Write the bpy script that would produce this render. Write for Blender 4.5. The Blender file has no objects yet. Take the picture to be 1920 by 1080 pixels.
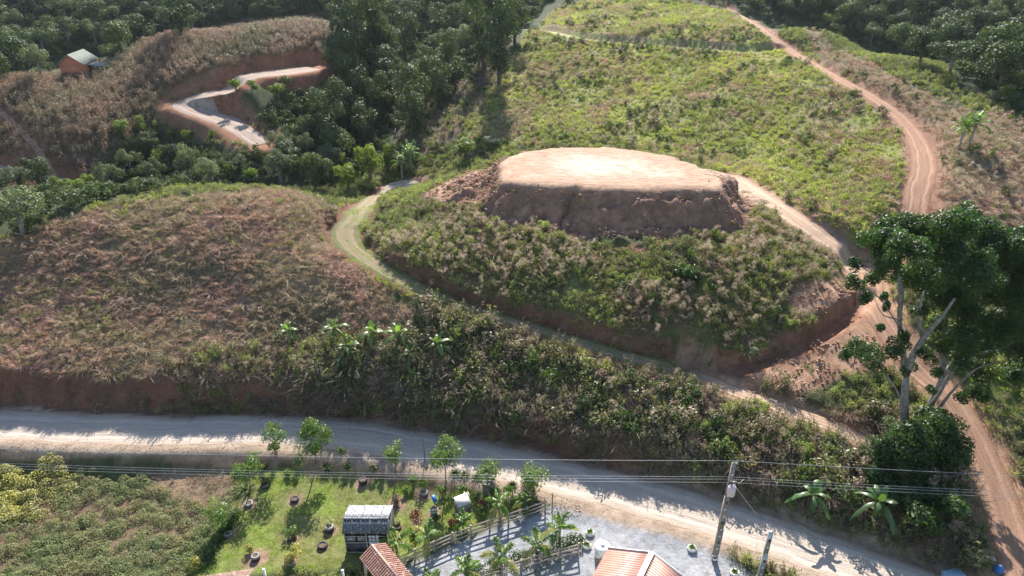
import bpy, math, random
import numpy as np
from mathutils import Vector
R = math.radians
rng = np.random.default_rng(7); random.seed(7)
sc = bpy.context.scene
# ------------------------------------------------------------------ camera, world, sun
CAMZ, PITCH, F = 40.0, R(28), 1280.0
cd = bpy.data.cameras.new('camera'); cam = bpy.data.objects.new('camera', cd)
sc.collection.objects.link(cam); sc.camera = cam
cam.location = (0, 0, CAMZ); cam.rotation_euler = (R(90) - PITCH, 0, 0)
cd.lens = 24; cd.sensor_width = 36; cd.clip_end = 2000; cd.clip_start = 1
SUN_EL, SUN_AZ = R(37), R(1.5)      # azimuth from +Y towards +X
w = bpy.data.worlds.new('World'); sc.world = w; w.use_nodes = True
nt = w.node_tree; sky = nt.nodes.new('ShaderNodeTexSky'); sky.sky_type = 'NISHITA'
sky.sun_disc = False; sky.sun_elevation = SUN_EL; sky.sun_rotation = SUN_AZ
sky.air_density = 1.0; sky.dust_density = 0.6
bg = nt.nodes['Background']; nt.links.new(sky.outputs[0], bg.inputs[0]); bg.inputs[1].default_value = 0.11
sl = bpy.data.lights.new('sun', 'SUN'); sun = bpy.data.objects.new('sun', sl); sc.collection.objects.link(sun)
sl.energy = 5.0; sl.angle = R(0.5); sl.color = (1.0, 0.94, 0.86)
sd = Vector((math.sin(SUN_AZ) * math.cos(SUN_EL), math.cos(SUN_AZ) * math.cos(SUN_EL), math.sin(SUN_EL)))
sun.rotation_euler = sd.to_track_quat('Z', 'Y').to_euler()
sc.view_settings.view_transform = 'Standard'; sc.view_settings.look = 'None'
sc.view_settings.exposure = 1.38
sc.cycles.max_bounces = 6; sc.cycles.transparent_max_bounces = 8

# ------------------------------------------------------------------ pixel <-> world
CP, SP = math.cos(PITCH), math.sin(PITCH)
def ray(u, v):
    u = np.asarray(u, float); v = np.asarray(v, float)
    return u - 960, F * CP - (v - 540) * SP, -(F * SP + (v - 540) * CP)
def at(u, v, z):
    dx, dy, dz = ray(u, v); t = (z - CAMZ) / dz
    return np.stack([dx * t, dy * t, dz * t + CAMZ], -1)
def proj(x, y, z):
    h = np.asarray(z, float) - CAMZ
    dep = y * CP - h * SP; up = y * SP + h * CP
    return 960 + F * x / dep, 540 - F * up / dep
# ------------------------------------------------------------------ noise
_perm = rng.permutation(512)
def vnoise(x, y):
    xi = np.floor(x).astype(int); yi = np.floor(y).astype(int); fx = x - xi; fy = y - yi
    fx = fx * fx * (3 - 2 * fx); fy = fy * fy * (3 - 2 * fy)
    def h(a, b): return _perm[(_perm[a & 511] + b) & 511] / 511.0
    return (h(xi, yi) * (1 - fx) + h(xi + 1, yi) * fx) * (1 - fy) + (h(xi, yi + 1) * (1 - fx) + h(xi + 1, yi + 1) * fx) * fy
def fbm(x, y, s=1.0, o=4):
    r = 0; a = .5; x = np.asarray(x) / s; y = np.asarray(y) / s
    for i in range(o): r = r + a * vnoise(x + 17 * i, y + 31 * i); x = x * 2.03; y = y * 2.03; a *= .5
    return r / (1 - .5 ** o)      # 0..1
def sstep(a, b, x):
    t = np.clip((x - a) / (b - a), 0, 1); return t * t * (3 - 2 * t)
# ------------------------------------------------------------------ base relief: control points (u, v, z)
CT = [
 # main road and below
 (0,800,0),(150,805,0),(300,810,0),(450,812,0),(600,815,0),(750,835,0),(900,870,0),(1050,900,0),(1200,940,0),(1350,985,0),(1500,1035,0),(1650,1080,0),
 (0,880,-1.3),(0,1000,-2),(200,900,-1.5),(200,1060,-2),(400,900,-1.4),(400,1060,-1.7),(520,900,-1.1),(520,1060,-1.4),(700,920,-1.0),(700,1070,-1.2),(870,930,-.7),(880,1060,-.8),
 (1050,960,-.15),(1050,1070,-.4),(1200,1000,-.1),(1300,1070,-.2),(1450,1078,-.1),
 # left cut top
 (0,712,2.9),(150,712,2.9),(300,722,2.7),(450,745,2.3),(600,752,1.8),(750,775,1.5),(900,800,1.6),(1050,835,1.6),(1200,870,1.4),(1350,900,1.5),(1500,945,1.3),(1650,990,1.3),(1760,1020,1.2),
 # left hill
 (0,600,5.2),(150,600,5.3),(300,600,5.3),(450,610,5.1),(600,640,4.2),(0,520,7.4),(150,500,8.3),(300,490,8.8),(450,490,8.8),(560,520,7.9),
 (0,452,9.9),(150,405,11.3),(300,375,12.2),(440,364,12.5),(560,375,11.8),(620,400,10.2),
 # bank below the terrace track
 (750,640,5.4),(750,700,3.6),(900,650,5.0),(900,730,3.2),(1050,680,4.6),(1050,760,3),(1200,730,4.0),(1200,800,2.7),(1350,790,3.2),(1350,850,2.2),(1500,800,3.4),(1500,880,2.3),(1620,800,3.6),(1620,900,2.4),
 (1700,860,3.0),(1700,940,2.0),(1800,1000,1.3),
 # terrace track
 (660,385,9.0),(640,430,9.0),(700,492,8.8),(860,568,7.5),(1050,625,6.3),(1290,690,4.7),(1450,655,5.6),(1600,575,7.6),(1470,700,4.9),(1600,660,6.0),(1700,650,6.3),(1700,730,4.6),
 # pad hill
 (800,470,10.3),(900,500,9.6),(1000,540,8.7),(1150,590,7.8),(1300,630,6.9),(1450,600,7.4),(1540,540,8.7),(900,430,11.4),(1150,460,10.9),(1350,450,11.2),(1000,430,11.6),(1300,520,9.6),(1150,520,9.6),
 (760,400,9.9),(830,360,11.5),(1400,390,11.6),(1480,420,10.8),(1560,460,9.8),(1500,500,9.9),
 # junction, ridge track, right side
 (1620,490,8.6),(1720,400,12.5),(1735,330,14.5),(1750,270,16),(1700,200,17.5),(1600,150,18.5),(1500,90,19),(1400,30,20),(1310,0,21.5),
 (1850,300,16),(1900,430,12.5),(1900,200,18.5),(1700,112,20.5),(1550,62,21),(1850,530,9.8),(1850,620,7.2),(1900,700,5.5),(1810,760,4),(1900,850,2.8),(1880,1000,.8),(1915,1070,.3),
 # hillside behind
 (1000,265,8),(1200,255,9.5),(1400,290,10.5),(1550,420,11.2),(1350,200,13.5),(1150,150,13),(1150,60,18.5),(1250,30,20),(1150,0,20.5),(1600,340,12.2),(1650,260,14.5),(1500,200,15),(1000,60,17),(1000,0,19.5),(1000,150,12),(1500,300,12),
 (900,120,12),(850,240,7),(930,230,8),(780,240,5),
 # valley behind left hill
 (745,350,1.6),(800,330,2),(860,300,4),(700,330,1.5),(0,330,1),(150,345,.8),
 # corn hill
 (0,290,3.6),(0,170,12),(150,142,13),(60,240,8),(200,240,7.5),(200,190,10.5),(250,112,15.5),(350,160,12.5),(300,70,18.5),(450,60,19),(560,45,19.5),(560,118,14.8),(550,130,14.2),(450,110,15.6),(480,135,13.8),(430,195,10),(470,255,6.8),(400,165,12),(380,255,5),(300,290,2.5),(500,200,9.5),(640,60,18.5),
]
ctl = [tuple(at(u, v, z)) for u, v, z in CT]
ctl += [(-45,92,5),(-70,92,4),(-25,95,3),(-45,105,0.5),(-90,108,0),(-20,112,0.5),(-6,92,9.5),(10,97,8),(-12,104,3),(-60,60,9),(-75,70,9),(-90,60,6),(-90,40,1),
 (0,15,-1),(-40,15,-2.5),(40,15,-.5),(60,35,.3),(70,50,5),(80,70,11),(90,95,17),(-100,20,-2),(100,20,0),
 (-35,130,3),(-28,150,7),(-20,175,9),(-30,175,10),(-5,190,13),
 # beyond the corn ridge: a drop, then the far forested slope
 (-150,150,8),(-120,185,3),(-70,188,6),(-45,185,11),(-140,230,16),(-80,230,17),(-30,230,19),(-140,280,30),(-60,280,32),
 (90,130,8),(110,115,6),(80,150,8),(75,175,11),(110,165,7),(60,205,16),(110,205,17),(150,180,14),(120,250,30),(40,250,28),(0,240,22),(0,290,36),(60,300,40),
 (150,100,10),(-160,80,3),(-200,120,10),(200,60,10),(200,250,32),(-220,250,26),(0,420,50),(-200,420,48),(200,420,50),(-350,250,30),(350,200,30),(-350,30,5),(350,30,5),(0,-30,-2)]
ctl = np.array(ctl, float)
S_ = 50.0
def _phi(r2): return np.where(r2 > 1e-12, r2 * np.log(np.maximum(r2, 1e-12)) * .5, 0)
_c = ctl[:, :2] / S_; n = len(_c)
_A = np.zeros((n + 3, n + 3)); d2 = ((_c[:, None] - _c[None]) ** 2).sum(-1)
_A[:n, :n] = _phi(d2) + np.eye(n) * 2e-3; _A[:n, n] = 1; _A[:n, n + 1:] = _c; _A[n, :n] = 1; _A[n + 1:, :n] = _c.T
_b = np.zeros(n + 3); _b[:n] = ctl[:, 2]; _w = np.linalg.solve(_A, _b)
def base(x, y):
    x = np.asarray(x, float).ravel() / S_; y = np.asarray(y, float).ravel() / S_
    out = np.empty(len(x))
    for i in range(0, len(x), 20000):
        a, b = x[i:i + 20000], y[i:i + 20000]
        r2 = (a[:, None] - _c[None, :, 0]) ** 2 + (b[:, None] - _c[None, :, 1]) ** 2
        out[i:i + 20000] = _phi(r2) @ _w[:n] + _w[n] + _w[n + 1] * a + _w[n + 2] * b
    return out
# non-uniform grid: fine near, coarse far
def axis(segs):
    o = [segs[0][0]]
    for a, b, s0, s1 in segs:
        k = max(1, int(round((b - a) / ((s0 + s1) / 2)))); t = np.linspace(0, 1, k + 1)[1:]
        f_ = t * s0 + (s1 - s0) * t * t / 2; o += list(a + (b - a) * f_ / f_[-1])
    return np.array(o)
GX = axis([(-420,-140,14,4),(-140,-62,4,.7),(-62,-50,.7,.34),(-50,45,.34,.34),(45,65,.34,.7),(65,140,.7,3),(140,420,3,14)])
GY = axis([(-40,20,8,1.5),(20,28,1.5,.34),(28,74,.3,.3),(74,120,.3,.6),(120,200,.6,1.3),(200,300,1.3,4),(300,460,4,16)])
XX, YY = np.meshgrid(GX, GY); ZB = base(XX, YY).reshape(XX.shape)
def sampler(Z):
    def f(x, y):
        x = np.clip(np.asarray(x, float), GX[0], GX[-1] - 1e-3); y = np.clip(np.asarray(y, float), GY[0], GY[-1] - 1e-3)
        i = np.clip(np.searchsorted(GX, x, 'right') - 1, 0, len(GX) - 2); j = np.clip(np.searchsorted(GY, y, 'right') - 1, 0, len(GY) - 2)
        a = (x - GX[i]) / (GX[i + 1] - GX[i]); b = (y - GY[j]) / (GY[j + 1] - GY[j])
        return (Z[j, i] * (1 - a) + Z[j, i + 1] * a) * (1 - b) + (Z[j + 1, i] * (1 - a) + Z[j + 1, i + 1] * a) * b
    return f
def hitter(hf):
    def f(u, v):
        u = np.atleast_1d(np.asarray(u, float)); v = np.atleast_1d(np.asarray(v, float))
        dx, dy, dz = ray(u, v); t = np.full(u.shape, 18.0 / 1280); done = np.zeros(u.shape, bool); st = t * 0 + .0004
        for k in range(900):
            z = CAMZ + dz * t; below = z < hf(dx * t, dy * t)
            done |= below
            st = np.where(t > .09, .0012, .0004)
            t = np.where(done, t, t + st)
            if done.all() or k > 890: break
        lo = t - st; hi = t
        for k in range(12):
            m = (lo + hi) / 2; bl = CAMZ + dz * m < hf(dx * m, dy * m); hi = np.where(bl, m, hi); lo = np.where(bl, lo, m)
        x, y = dx * hi, dy * hi; return np.stack([x, y, hf(x, y)], -1)
    return f
Hb = sampler(ZB); hitb = hitter(Hb)
def spline(P, step=.8):
    P = np.asarray(P, float); Q = [P[0]]
    E = np.vstack([2 * P[0] - P[1], P, 2 * P[-1] - P[-2]])
    for i in range(1, len(E) - 2):
        k = max(2, int(np.linalg.norm(E[i + 1][:2] - E[i][:2]) / step)); t = np.linspace(0, 1, k + 1)[1:, None]
        p0, p1, p2, p3 = E[i - 1], E[i], E[i + 1], E[i + 2]
        Q += list(.5 * (2 * p1 + (p2 - p0) * t + (2 * p0 - 5 * p1 + 4 * p2 - p3) * t ** 2 + (3 * p1 - p0 - 3 * p2 + p3) * t ** 3))
    return np.array(Q)
def smooth(a, k):
    for _ in range(k): a[1:-1] = (a[:-2] + 2 * a[1:-1] + a[2:]) / 4
    return a
def dist_line(P, x, y, cut=12.0):
    """distance, signed lateral, and interpolated columns of P (n,k) along the polyline"""
    shp = x.shape; x = x.ravel(); y = y.ravel(); D = np.full(len(x), 1e9); L = np.zeros(len(x)); Z = np.zeros((len(x), P.shape[1]))
    bb = (x > P[:, 0].min() - cut) & (x < P[:, 0].max() + cut) & (y > P[:, 1].min() - cut) & (y < P[:, 1].max() + cut); ix = np.where(bb)[0]
    xs, ys = x[ix], y[ix]; d_, l_, z_ = D[ix], L[ix], Z[ix]
    for i in range(len(P) - 1):
        a, b = P[i], P[i + 1]; dx, dy = b[0] - a[0], b[1] - a[1]; l2 = dx * dx + dy * dy + 1e-9
        m = (abs(xs - a[0]) < cut) & (abs(ys - a[1]) < cut); k = np.where(m)[0]
        if not len(k): continue
        t = np.clip(((xs[k] - a[0]) * dx + (ys[k] - a[1]) * dy) / l2, 0, 1)
        ex = xs[k] - a[0] - t * dx; ey = ys[k] - a[1] - t * dy; d = np.hypot(ex, ey); q = d < d_[k]; kk = k[q]
        d_[kk] = d[q]; l_[kk] = np.sign(dx * ey[q] - dy * ex[q]) * d[q]; z_[kk] = a + (b - a) * t[q][:, None]
    D[ix], L[ix], Z[ix] = d_, l_, z_
    return D.reshape(shp), L.reshape(shp), Z.reshape(shp + (P.shape[1],))
Z = ZB.copy()
# the building pad on the mound
PADZ = 15.0
pad_px = [(950,338),(936,318),(948,296),(990,283),(1050,276),(1130,275),(1210,283),(1290,299),(1335,317),(1352,338),(1340,351),(1250,353),(1150,352),(1050,347),(985,343)]
pad = at([p[0] for p in pad_px], [p[1] for p in pad_px], PADZ)
def closed(P, k=6):
    P = np.asarray(P); m = len(P); o = []
    for i in range(m):
        p0, p1, p2, p3 = P[i - 1], P[i], P[(i + 1) % m], P[(i + 2) % m]
        for t in np.arange(k) / k: o.append(.5 * (2 * p1 + (p2 - p0) * t + (2 * p0 - 5 * p1 + 4 * p2 - p3) * t ** 2 + (3 * p1 - p0 - 3 * p2 + p3) * t ** 3))
    return np.array(o)
def inpoly(P, x, y):
    r = np.zeros(x.shape, bool); m = len(P)
    for i in range(m):
        x0, y0 = P[i][:2]; x1, y1 = P[(i + 1) % m][:2]
        if y0 == y1: continue
        c = ((y0 > y) != (y1 > y)) & (x < (x1 - x0) * (y - y0) / (y1 - y0) + x0); r ^= c
    return r
padC = closed(pad); _pc = padC[:, :2].mean(0); _th = np.arctan2(padC[:, 1] - _pc[1], padC[:, 0] - _pc[0]); padC[:, :2] = _pc + (padC[:, :2] - _pc) * (1 + .055 * (fbm(np.cos(_th) * 6 + 9, np.sin(_th) * 6 + 9, 1, 4) - .5) * 2)[:, None]
def pdist(P, x, y):      # signed distance: negative inside
    Pc = np.vstack([P, P[:1]]); D, _, _ = dist_line(Pc, x, y, 14); return np.where(inpoly(P, x, y), -D, D)
PD = pdist(padC, XX, YY)
_q = np.clip(PD + .5, 0, 30); padz = PADZ - np.where(_q < 1, _q ** 2 * .5, _q - .5) * 1.0
Z = np.where(PD < 12, np.maximum(np.where(PD < 0, padz, Z), np.minimum(padz, PADZ)), Z)
Z = np.where((PD >= 12), ZB, Z)
# roads: pixel polylines on the relief.  (name, pts(u,v[,z]), half width, bank blend, drop)
ROADS = {}
def road(name, pts, hw, bank, drop=0.0, z=None, wob=.12, hws=None):
    if z is None: P = np.vstack([hitter(sampler(Z))(p[0], p[1]) for p in pts])
    else: P = at([p[0] for p in pts], [p[1] for p in pts], np.array([p[2] if len(p) > 2 else z for p in pts], float))
    W = np.array(hws if hws is not None else [hw] * len(P), float)[:, None]
    Q = spline(np.hstack([P, W])); Q[:, 2] = smooth(Q[:, 2] - drop, 20)
    ROADS[name] = Q
    D, L, I = dist_line(Q, XX, YY, 9)
    e = D - I[..., 3]; k = 1 - sstep(0, 1, (e - .1) / bank)
    k = np.where(D > 1e8, 0, k)
    Z[:] = Z * (1 - k) + np.where(k > 0, I[..., 2], 0) * k
    return Q
road('main', [(-160,798),(0,797),(150,805),(300,808),(450,806),(600,812),(700,823),(800,842),(900,862),(1000,884),(1100,907),(1200,932),(1300,958),(1400,990),(1500,1024),(1600,1060),(1720,1105),(1900,1180)], 2.7, 1.7, z=0.0,
     hws=[2.35]*7+[2.4,2.5,2.4,2.4,2.4,2.4,2.4,2.4,2.4,2.4,2.4])
road('pad_ramp', [(1320,322),(1365,335),(1420,362),(1480,398),(1540,435),(1590,472),(1625,500)], 2.0, 1.6, .25, hws=[2.8,2.6,2.2,1.9,1.8,1.8,1.8])
road('ridge', [(1250,-22),(1310,0),(1370,18),(1430,52),(1490,95),(1560,135),(1640,178),(1690,215),(1725,262),(1735,305),(1725,345),(1715,400),(1690,440),(1660,475),(1625,500)], 1.7, 1.5, .5, hws=[1.1,1.1,1.1,1.1,1.15,1.2,1.2,1.3,1.5,1.6,1.6,1.6,1.6,1.6,1.6])
road('lower', [(1625,500),(1640,560),(1670,620),(1720,690),(1780,745),(1815,800),(1850,870),(1880,950),(1905,1040),(1930,1130)], 1.6, 1.6, .2)
road('terrace', [(705,362),(670,392),(648,420),(652,448),(690,480),(760,520),(860,565),(960,595),(1060,628),(1160,655),(1290,690)], 1.0, .5, .45, hws=[1.5,1.8,1.9,1.8,1.4,1.1,.9,.9,.9,1.0,1.2])
road('ditch', [(1290,688),(1380,684),(1460,660),(1540,620),(1600,580),(1630,550)], .5, .5, .9)
road('lower_path', [(1290,690),(1350,712),(1420,742),(1500,772),(1580,800),(1640,828)], 1.0, .8, .35)
road('upper_path', [(985,50),(1040,55),(1100,68),(1200,78),(1300,84),(1400,92),(1460,88)], 1.0, 1.0, .8)
road('far_bench', [(585,122),(540,128),(480,135),(430,150),(405,165)], 2.6, 1.8, .6, hws=[3.6,4.2,4.2,3.4,3.0])
road('far_s', [(405,165),(370,172),(345,182),(360,200),(410,215),(450,235),(490,262)], 2.8, 3.4, .8, hws=[2.6,3.0,3.0,3.0,3.0,2.6,2.2])
road('corn_track', [(-20,190),(10,215),(40,243),(72,280),(100,322)], .6, .9, .5)
road('valley', [(-60,300),(0,315),(60,326),(120,338),(160,350)], 1.4, 1.2, .2)
# pond hollow
pond = closed(at([722,735,760,785,780,760,735,720],[356,345,340,342,350,355,360,361], 1.2))
PO = pdist(pond, XX, YY); Z = np.where(PO < 2.5, np.minimum(Z, 1.25 + np.clip(PO, -1, 2.5) * .9 - .15), Z)
# ground roughness
rough = (fbm(XX, YY, 1.3, 3) - .5) * .35 + (fbm(XX + 50, YY, 9, 2) - .5) * .7
flat = np.ones_like(Z)
for k_, Q in ROADS.items():
    D, L, I = dist_line(Q, XX, YY, 6); flat = np.minimum(flat, np.where(D > 1e8, 1, sstep(-.2, 1.8, D - I[..., 3])))
flat = np.minimum(flat, sstep(0, 1.5, PD)); flat = np.minimum(flat, sstep(-.5, 2, PO))
rdm, _, Im = dist_line(ROADS['main'], XX, YY, 30)
flat *= np.where((YY < 46) & (Im[..., 1] > YY) & (XX < 22), .15, 1)
Z = Z + rough * flat * sstep(30, 34, YY)
# lumpy pad face (scraped earth)
face = (PD > 0) & (PD < 7)
crk = at([1078, 1068, 1062, 1050, 1046], [352, 372, 392, 412, 440], 12.5); crk = np.array([hitter(sampler(Z))([u_], [v_])[0] for u_, v_ in ((1078, 354), (1068, 375), (1063, 392), (1052, 412), (1047, 440))]); DC, _, _ = dist_line(crk, XX, YY, 6); Z = Z - np.where(DC < 1.0, .45 * (1 - sstep(.05, .4, DC)), 0)
Z = Z + np.where(face, ((fbm(XX * 1.0, YY, .7, 3) - .5) * 1.0 + (fbm(XX * 1.0, YY * .35, 2.5, 3) - .5) * 1.3 + .22 * np.sin(YY * 3.2 + 3 * fbm(XX, YY, 4, 2) * 3)) * sstep(0, .9, PD), 0)
H = sampler(Z); hit = hitter(H)

# ------------------------------------------------------------------ helpers: materials and meshes
C = sc.collection
def nmat(name):
    m = bpy.data.materials.new(name); m.use_nodes = True; t = m.node_tree
    for n_ in list(t.nodes): t.nodes.remove(n_)
    o = t.nodes.new('ShaderNodeOutputMaterial'); return m, t, o
def N(t, typ, **k):
    n_ = t.nodes.new('ShaderNode' + typ)
    for a, b in k.items():
        if a.startswith('i_'): n_.inputs[a[2:].replace('_', ' ')].default_value = b
        else: setattr(n_, a, b)
    return n_
def mixc(t, a, b, f, mode='MIX'):
    n_ = t.nodes.new('ShaderNodeMix'); n_.data_type = 'RGBA'; n_.blend_type = mode
    for s, v in ((6, a), (7, b), (0, f)):
        if isinstance(v, (int, float, tuple)): n_.inputs[s].default_value = (tuple(v) + (1,))[:4] if isinstance(v, tuple) else v
        else: t.links.new(v, n_.inputs[s])
    return n_.outputs[2]
def mth(t, op, a, b=0.0, clamp=False):
    n_ = t.nodes.new('ShaderNodeMath'); n_.operation = op; n_.use_clamp = clamp
    for s, v in ((0, a), (1, b)):
        if isinstance(v, (int, float)): n_.inputs[s].default_value = v
        else: t.links.new(v, n_.inputs[s])
    return n_.outputs[0]
def ramp(t, f, lo, hi):
    n_ = t.nodes.new('ShaderNodeMapRange'); n_.inputs[1].default_value = lo; n_.inputs[2].default_value = hi
    t.links.new(f, n_.inputs[0]); return n_.outputs[0]
def noise(t, scale, detail=4, vec=None, rough=.55):
    n_ = N(t, 'TexNoise'); n_.inputs['Scale'].default_value = scale; n_.inputs['Detail'].default_value = detail; n_.inputs['Roughness'].default_value = rough
    if vec is None:
        g = N(t, 'NewGeometry'); vec = g.outputs['Position']
    t.links.new(vec, n_.inputs['Vector']); return n_.outputs[0]
def surf(name, c1, c2=None, scale=6, rough=.85, bump=.0, bscale=30, spec=.3, metal=0, c3=None, s3=1.3):
    """generic weathered surface: two tones through noise, a third as blotches, a little bump (object-space)"""
    m, t, o = nmat(name); p = N(t, 'BsdfPrincipled'); t.links.new(p.outputs[0], o.inputs[0])
    tc = N(t, 'TexCoord').outputs['Object']
    c2 = c2 or tuple(x * .7 for x in c1)
    col = mixc(t, c1, c2, ramp(t, noise(t, scale, 5, tc), .35, .65))
    if c3: col = mixc(t, col, c3, ramp(t, noise(t, s3, 5, tc), .52, .66))
    t.links.new(col, p.inputs['Base Color']); p.inputs['Roughness'].default_value = rough; p.inputs['Specular IOR Level'].default_value = spec; p.inputs['Metallic'].default_value = metal
    if bump:
        b = N(t, 'Bump'); b.inputs['Strength'].default_value = bump; b.inputs['Distance'].default_value = .03
        t.links.new(noise(t, bscale, 5, tc), b.inputs['Height']); t.links.new(b.outputs[0], p.inputs['Normal'])
    return m
def leafmat(name, c1, c2, c3=None, trans=.45, rough=.5, spec=.4, patch=.08, tsat=None, inst=True, gloss=None):
    """leaves: diffuse + light passing through + a sheen; hue differs from plant to plant and over the ground in patches"""
    m, t, o = nmat(name)
    oi = N(t, 'ObjectInfo').outputs['Random']
    col = mixc(t, c1, c2, oi)
    if c3:
        col = mixc(t, col, c3, mth(t, 'MULTIPLY', ramp(t, noise(t, patch, 3), .42, .62), 1.0))
    at_ = N(t, 'Attribute', attribute_name='tone')
    k = mth(t, 'ADD', mth(t, 'MULTIPLY', at_.outputs['Fac'], .8), .6)
    col = mixc(t, col, mixc(t, (0, 0, 0), col, 1.0), 1.0)
    sc_ = N(t, 'VectorMath', operation='SCALE'); t.links.new(col, sc_.inputs[0]); t.links.new(k, sc_.inputs['Scale']); col = sc_.outputs[0]
    p = N(t, 'BsdfPrincipled'); t.links.new(col, p.inputs['Base Color']); p.inputs['Roughness'].default_value = rough; p.inputs['Specular IOR Level'].default_value = spec
    tr = N(t, 'BsdfTranslucent')
    tcol = mixc(t, col, tsat or (1.25, 1.35, .55), 1.0, 'MULTIPLY'); t.links.new(tcol, tr.inputs['Color'])
    mx = N(t, 'MixShader'); mx.inputs[0].default_value = trans
    t.links.new(p.outputs[0], mx.inputs[1]); t.links.new(tr.outputs[0], mx.inputs[2]); t.links.new(mx.outputs[0], o.inputs[0])
    return m
def mesh_np(name, V, Fq, mats=None, mi=None, tone=None, smooth_=False):
    """V (n,3); Fq list of (k,m) face arrays"""
    me = bpy.data.meshes.new(name)
    Fs = Fq if isinstance(Fq, list) else [Fq]; Fs = [np.asarray(f, np.int32) for f in Fs if len(f)]
    loops = np.concatenate([f.ravel() for f in Fs]); tot = np.concatenate([np.full(len(f), f.shape[1], np.int32) for f in Fs])
    me.vertices.add(len(V)); me.vertices.foreach_set('co', np.asarray(V, np.float32).ravel())
    me.loops.add(len(loops)); me.loops.foreach_set('vertex_index', loops)
    me.polygons.add(len(tot)); st = np.concatenate([[0], np.cumsum(tot)[:-1]]).astype(np.int32)
    me.polygons.foreach_set('loop_start', st); me.polygons.foreach_set('loop_total', tot)
    for m in (mats or []): me.materials.append(m)
    if mi is not None: me.polygons.foreach_set('material_index', np.asarray(mi, np.int32))
    if tone is not None:
        a = me.attributes.new('tone', 'FLOAT', 'POINT'); a.data.foreach_set('value', np.asarray(tone, np.float32))
    me.update(calc_edges=True)
    if smooth_: me.polygons.foreach_set('use_smooth', np.ones(len(tot), bool))
    return me
def link(name, me, parent=None, loc=None, label=None, cat=None, group=None, kind=None):
    o = bpy.data.objects.new(name, me); C.objects.link(o)
    if parent is not None: o.parent = parent
    if loc is not None: o.location = loc
    if label: o['label'] = label
    if cat: o['category'] = cat
    if group: o['group'] = group
    if kind: o['kind'] = kind
    return o

# ------------------------------------------------------------------ land cover
def wpoly(px): P = hit([p[0] for p in px], [p[1] for p in px]); return P[:, :2]
COV = {
 'brown': [(-120,480),(-120,715),(0,712),(300,720),(450,745),(620,752),(760,775),(900,800),(1040,830),(1020,760),(940,690),(860,630),(760,570),(690,515),(640,460),(615,425),(600,380),(560,366),(440,361),(300,374),(150,402),(0,450)],
 'bank': [(560,700),(620,752),(760,775),(900,805),(1050,840),(1200,885),(1350,935),(1500,985),(1650,1030),(1800,1075),(1840,1010),(1800,880),(1760,820),(1700,770),(1600,775),(1500,740),(1400,718),(1290,700),(1160,665),(1060,636),(960,603),(860,575),(800,560),(760,640),(560,640)],
 'padslope': [(700,470),(690,440),(760,400),(840,365),(900,380),(960,410),(1050,440),(1150,458),(1250,455),(1380,410),(1430,385),(1500,430),(1560,480),(1560,560),(1480,620),(1380,665),(1300,672),(1160,640),(960,580),(860,555),(760,510)],
 'hill': [(860,270),(900,255),(940,262),(1000,274),(1130,274),(1300,300),(1400,345),(1500,400),(1590,460),(1640,440),(1680,400),(1705,340),(1700,290),(1680,240),(1640,200),(1560,150),(1480,100),(1420,50),(1300,5),(1120,-10),(1040,20),(990,60),(950,130),(880,200)],
 'ridgebrown': [(1420,30),(1560,95),(1700,160),(1790,200),(2000,260),(2000,500),(1850,500),(1740,430),(1760,350),(1750,290),(1720,230),(1650,180),(1560,130)],
 'corn': [(0,300),(60,318),(160,338),(210,300),(260,255),(290,215),(310,170),(390,130),(500,112),(590,105),(640,60),(600,30),(520,38),(400,50),(300,72),(230,100),(200,130),(100,142),(0,152),(-60,160),(-60,300)],
 'rightgreen': [(1790,690),(1830,740),(1990,800),(1990,560),(1800,560),(1760,620)],
 'creeper': [(-60,880),(90,875),(200,868),(300,880),(440,900),(440,930),(420,990),(350,1080),(330,1130),(-100,1130)],
 'lawn': [(455,905),(520,870),(620,880),(760,905),(900,925),(1015,940),(900,990),(760,1045),(640,1068),(480,1075),(350,1095),(390,1010)],
 'lawn2': [(1010,1062),(1060,1040),(1062,1100),(980,1100)],
 'cut': [(-60,712),(0,712),(150,714),(300,722),(420,745),(440,790),(300,790),(150,780),(0,765),(-60,765)],
 'apron': [(1290,700),(1400,690),(1500,655),(1610,585),(1660,560),(1680,620),(1660,690),(1580,700),(1530,740),(1440,735),(1360,725)],
 'apron2': [(1470,560),(1500,530),(1560,525),(1620,500),(1650,540),(1600,570),(1540,600),(1490,590)],
 'apron3': [(1700,620),(1790,700),(1830,770),(1780,770),(1700,700),(1660,640)],
 'spill': [(790,370),(860,330),(930,300),(960,345),(930,370),(880,385),(830,385)],
 'roadside': [(0,830),(200,840),(450,835),(560,850),(700,862),(830,880),(960,905),(1060,950),(1040,935),(930,920),(800,905),(640,885),(500,865),(420,880),(300,862),(200,862),(0,862)],
 'drybrush': [(200,865),(300,872),(430,885),(440,920),(400,960),(330,930),(250,890)],
 'gravel': [(1030,945),(1100,940),(1180,965),(1260,985),(1330,1020),(1400,1075),(1450,1130),(1000,1130),(760,1130),(700,1090),(800,1045),(900,1000)],
 'farcut': [(290,200),(310,178),(345,205),(410,225),(450,245),(480,268),(420,262),(350,240),(300,225)],
 'farcut2': [(310,175),(400,130),(500,118),(585,118),(570,130),(440,140),(405,160),(340,180)],
 'gully': [(740,262),(800,200),(900,120),(960,80),(950,150),(900,230),(850,262),(800,290)],
 'yardground': [(1780,930),(1800,1000),(1890,1130),(1700,1130),(1640,1050),(1700,1000)],
}
WP = {k: wpoly(v) for k, v in COV.items()}
def in_cov(k, x, y, soft=0.0):
    return pdist(WP[k], x, y) < soft
wob = (fbm(XX, YY, 2.2, 3) - .5) * 3.0
def cmask(k, soft=.5, wb=1.0):
    d = pdist(WP[k], XX, YY) + wob * wb; return 1 - sstep(-soft, soft, d)
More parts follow.
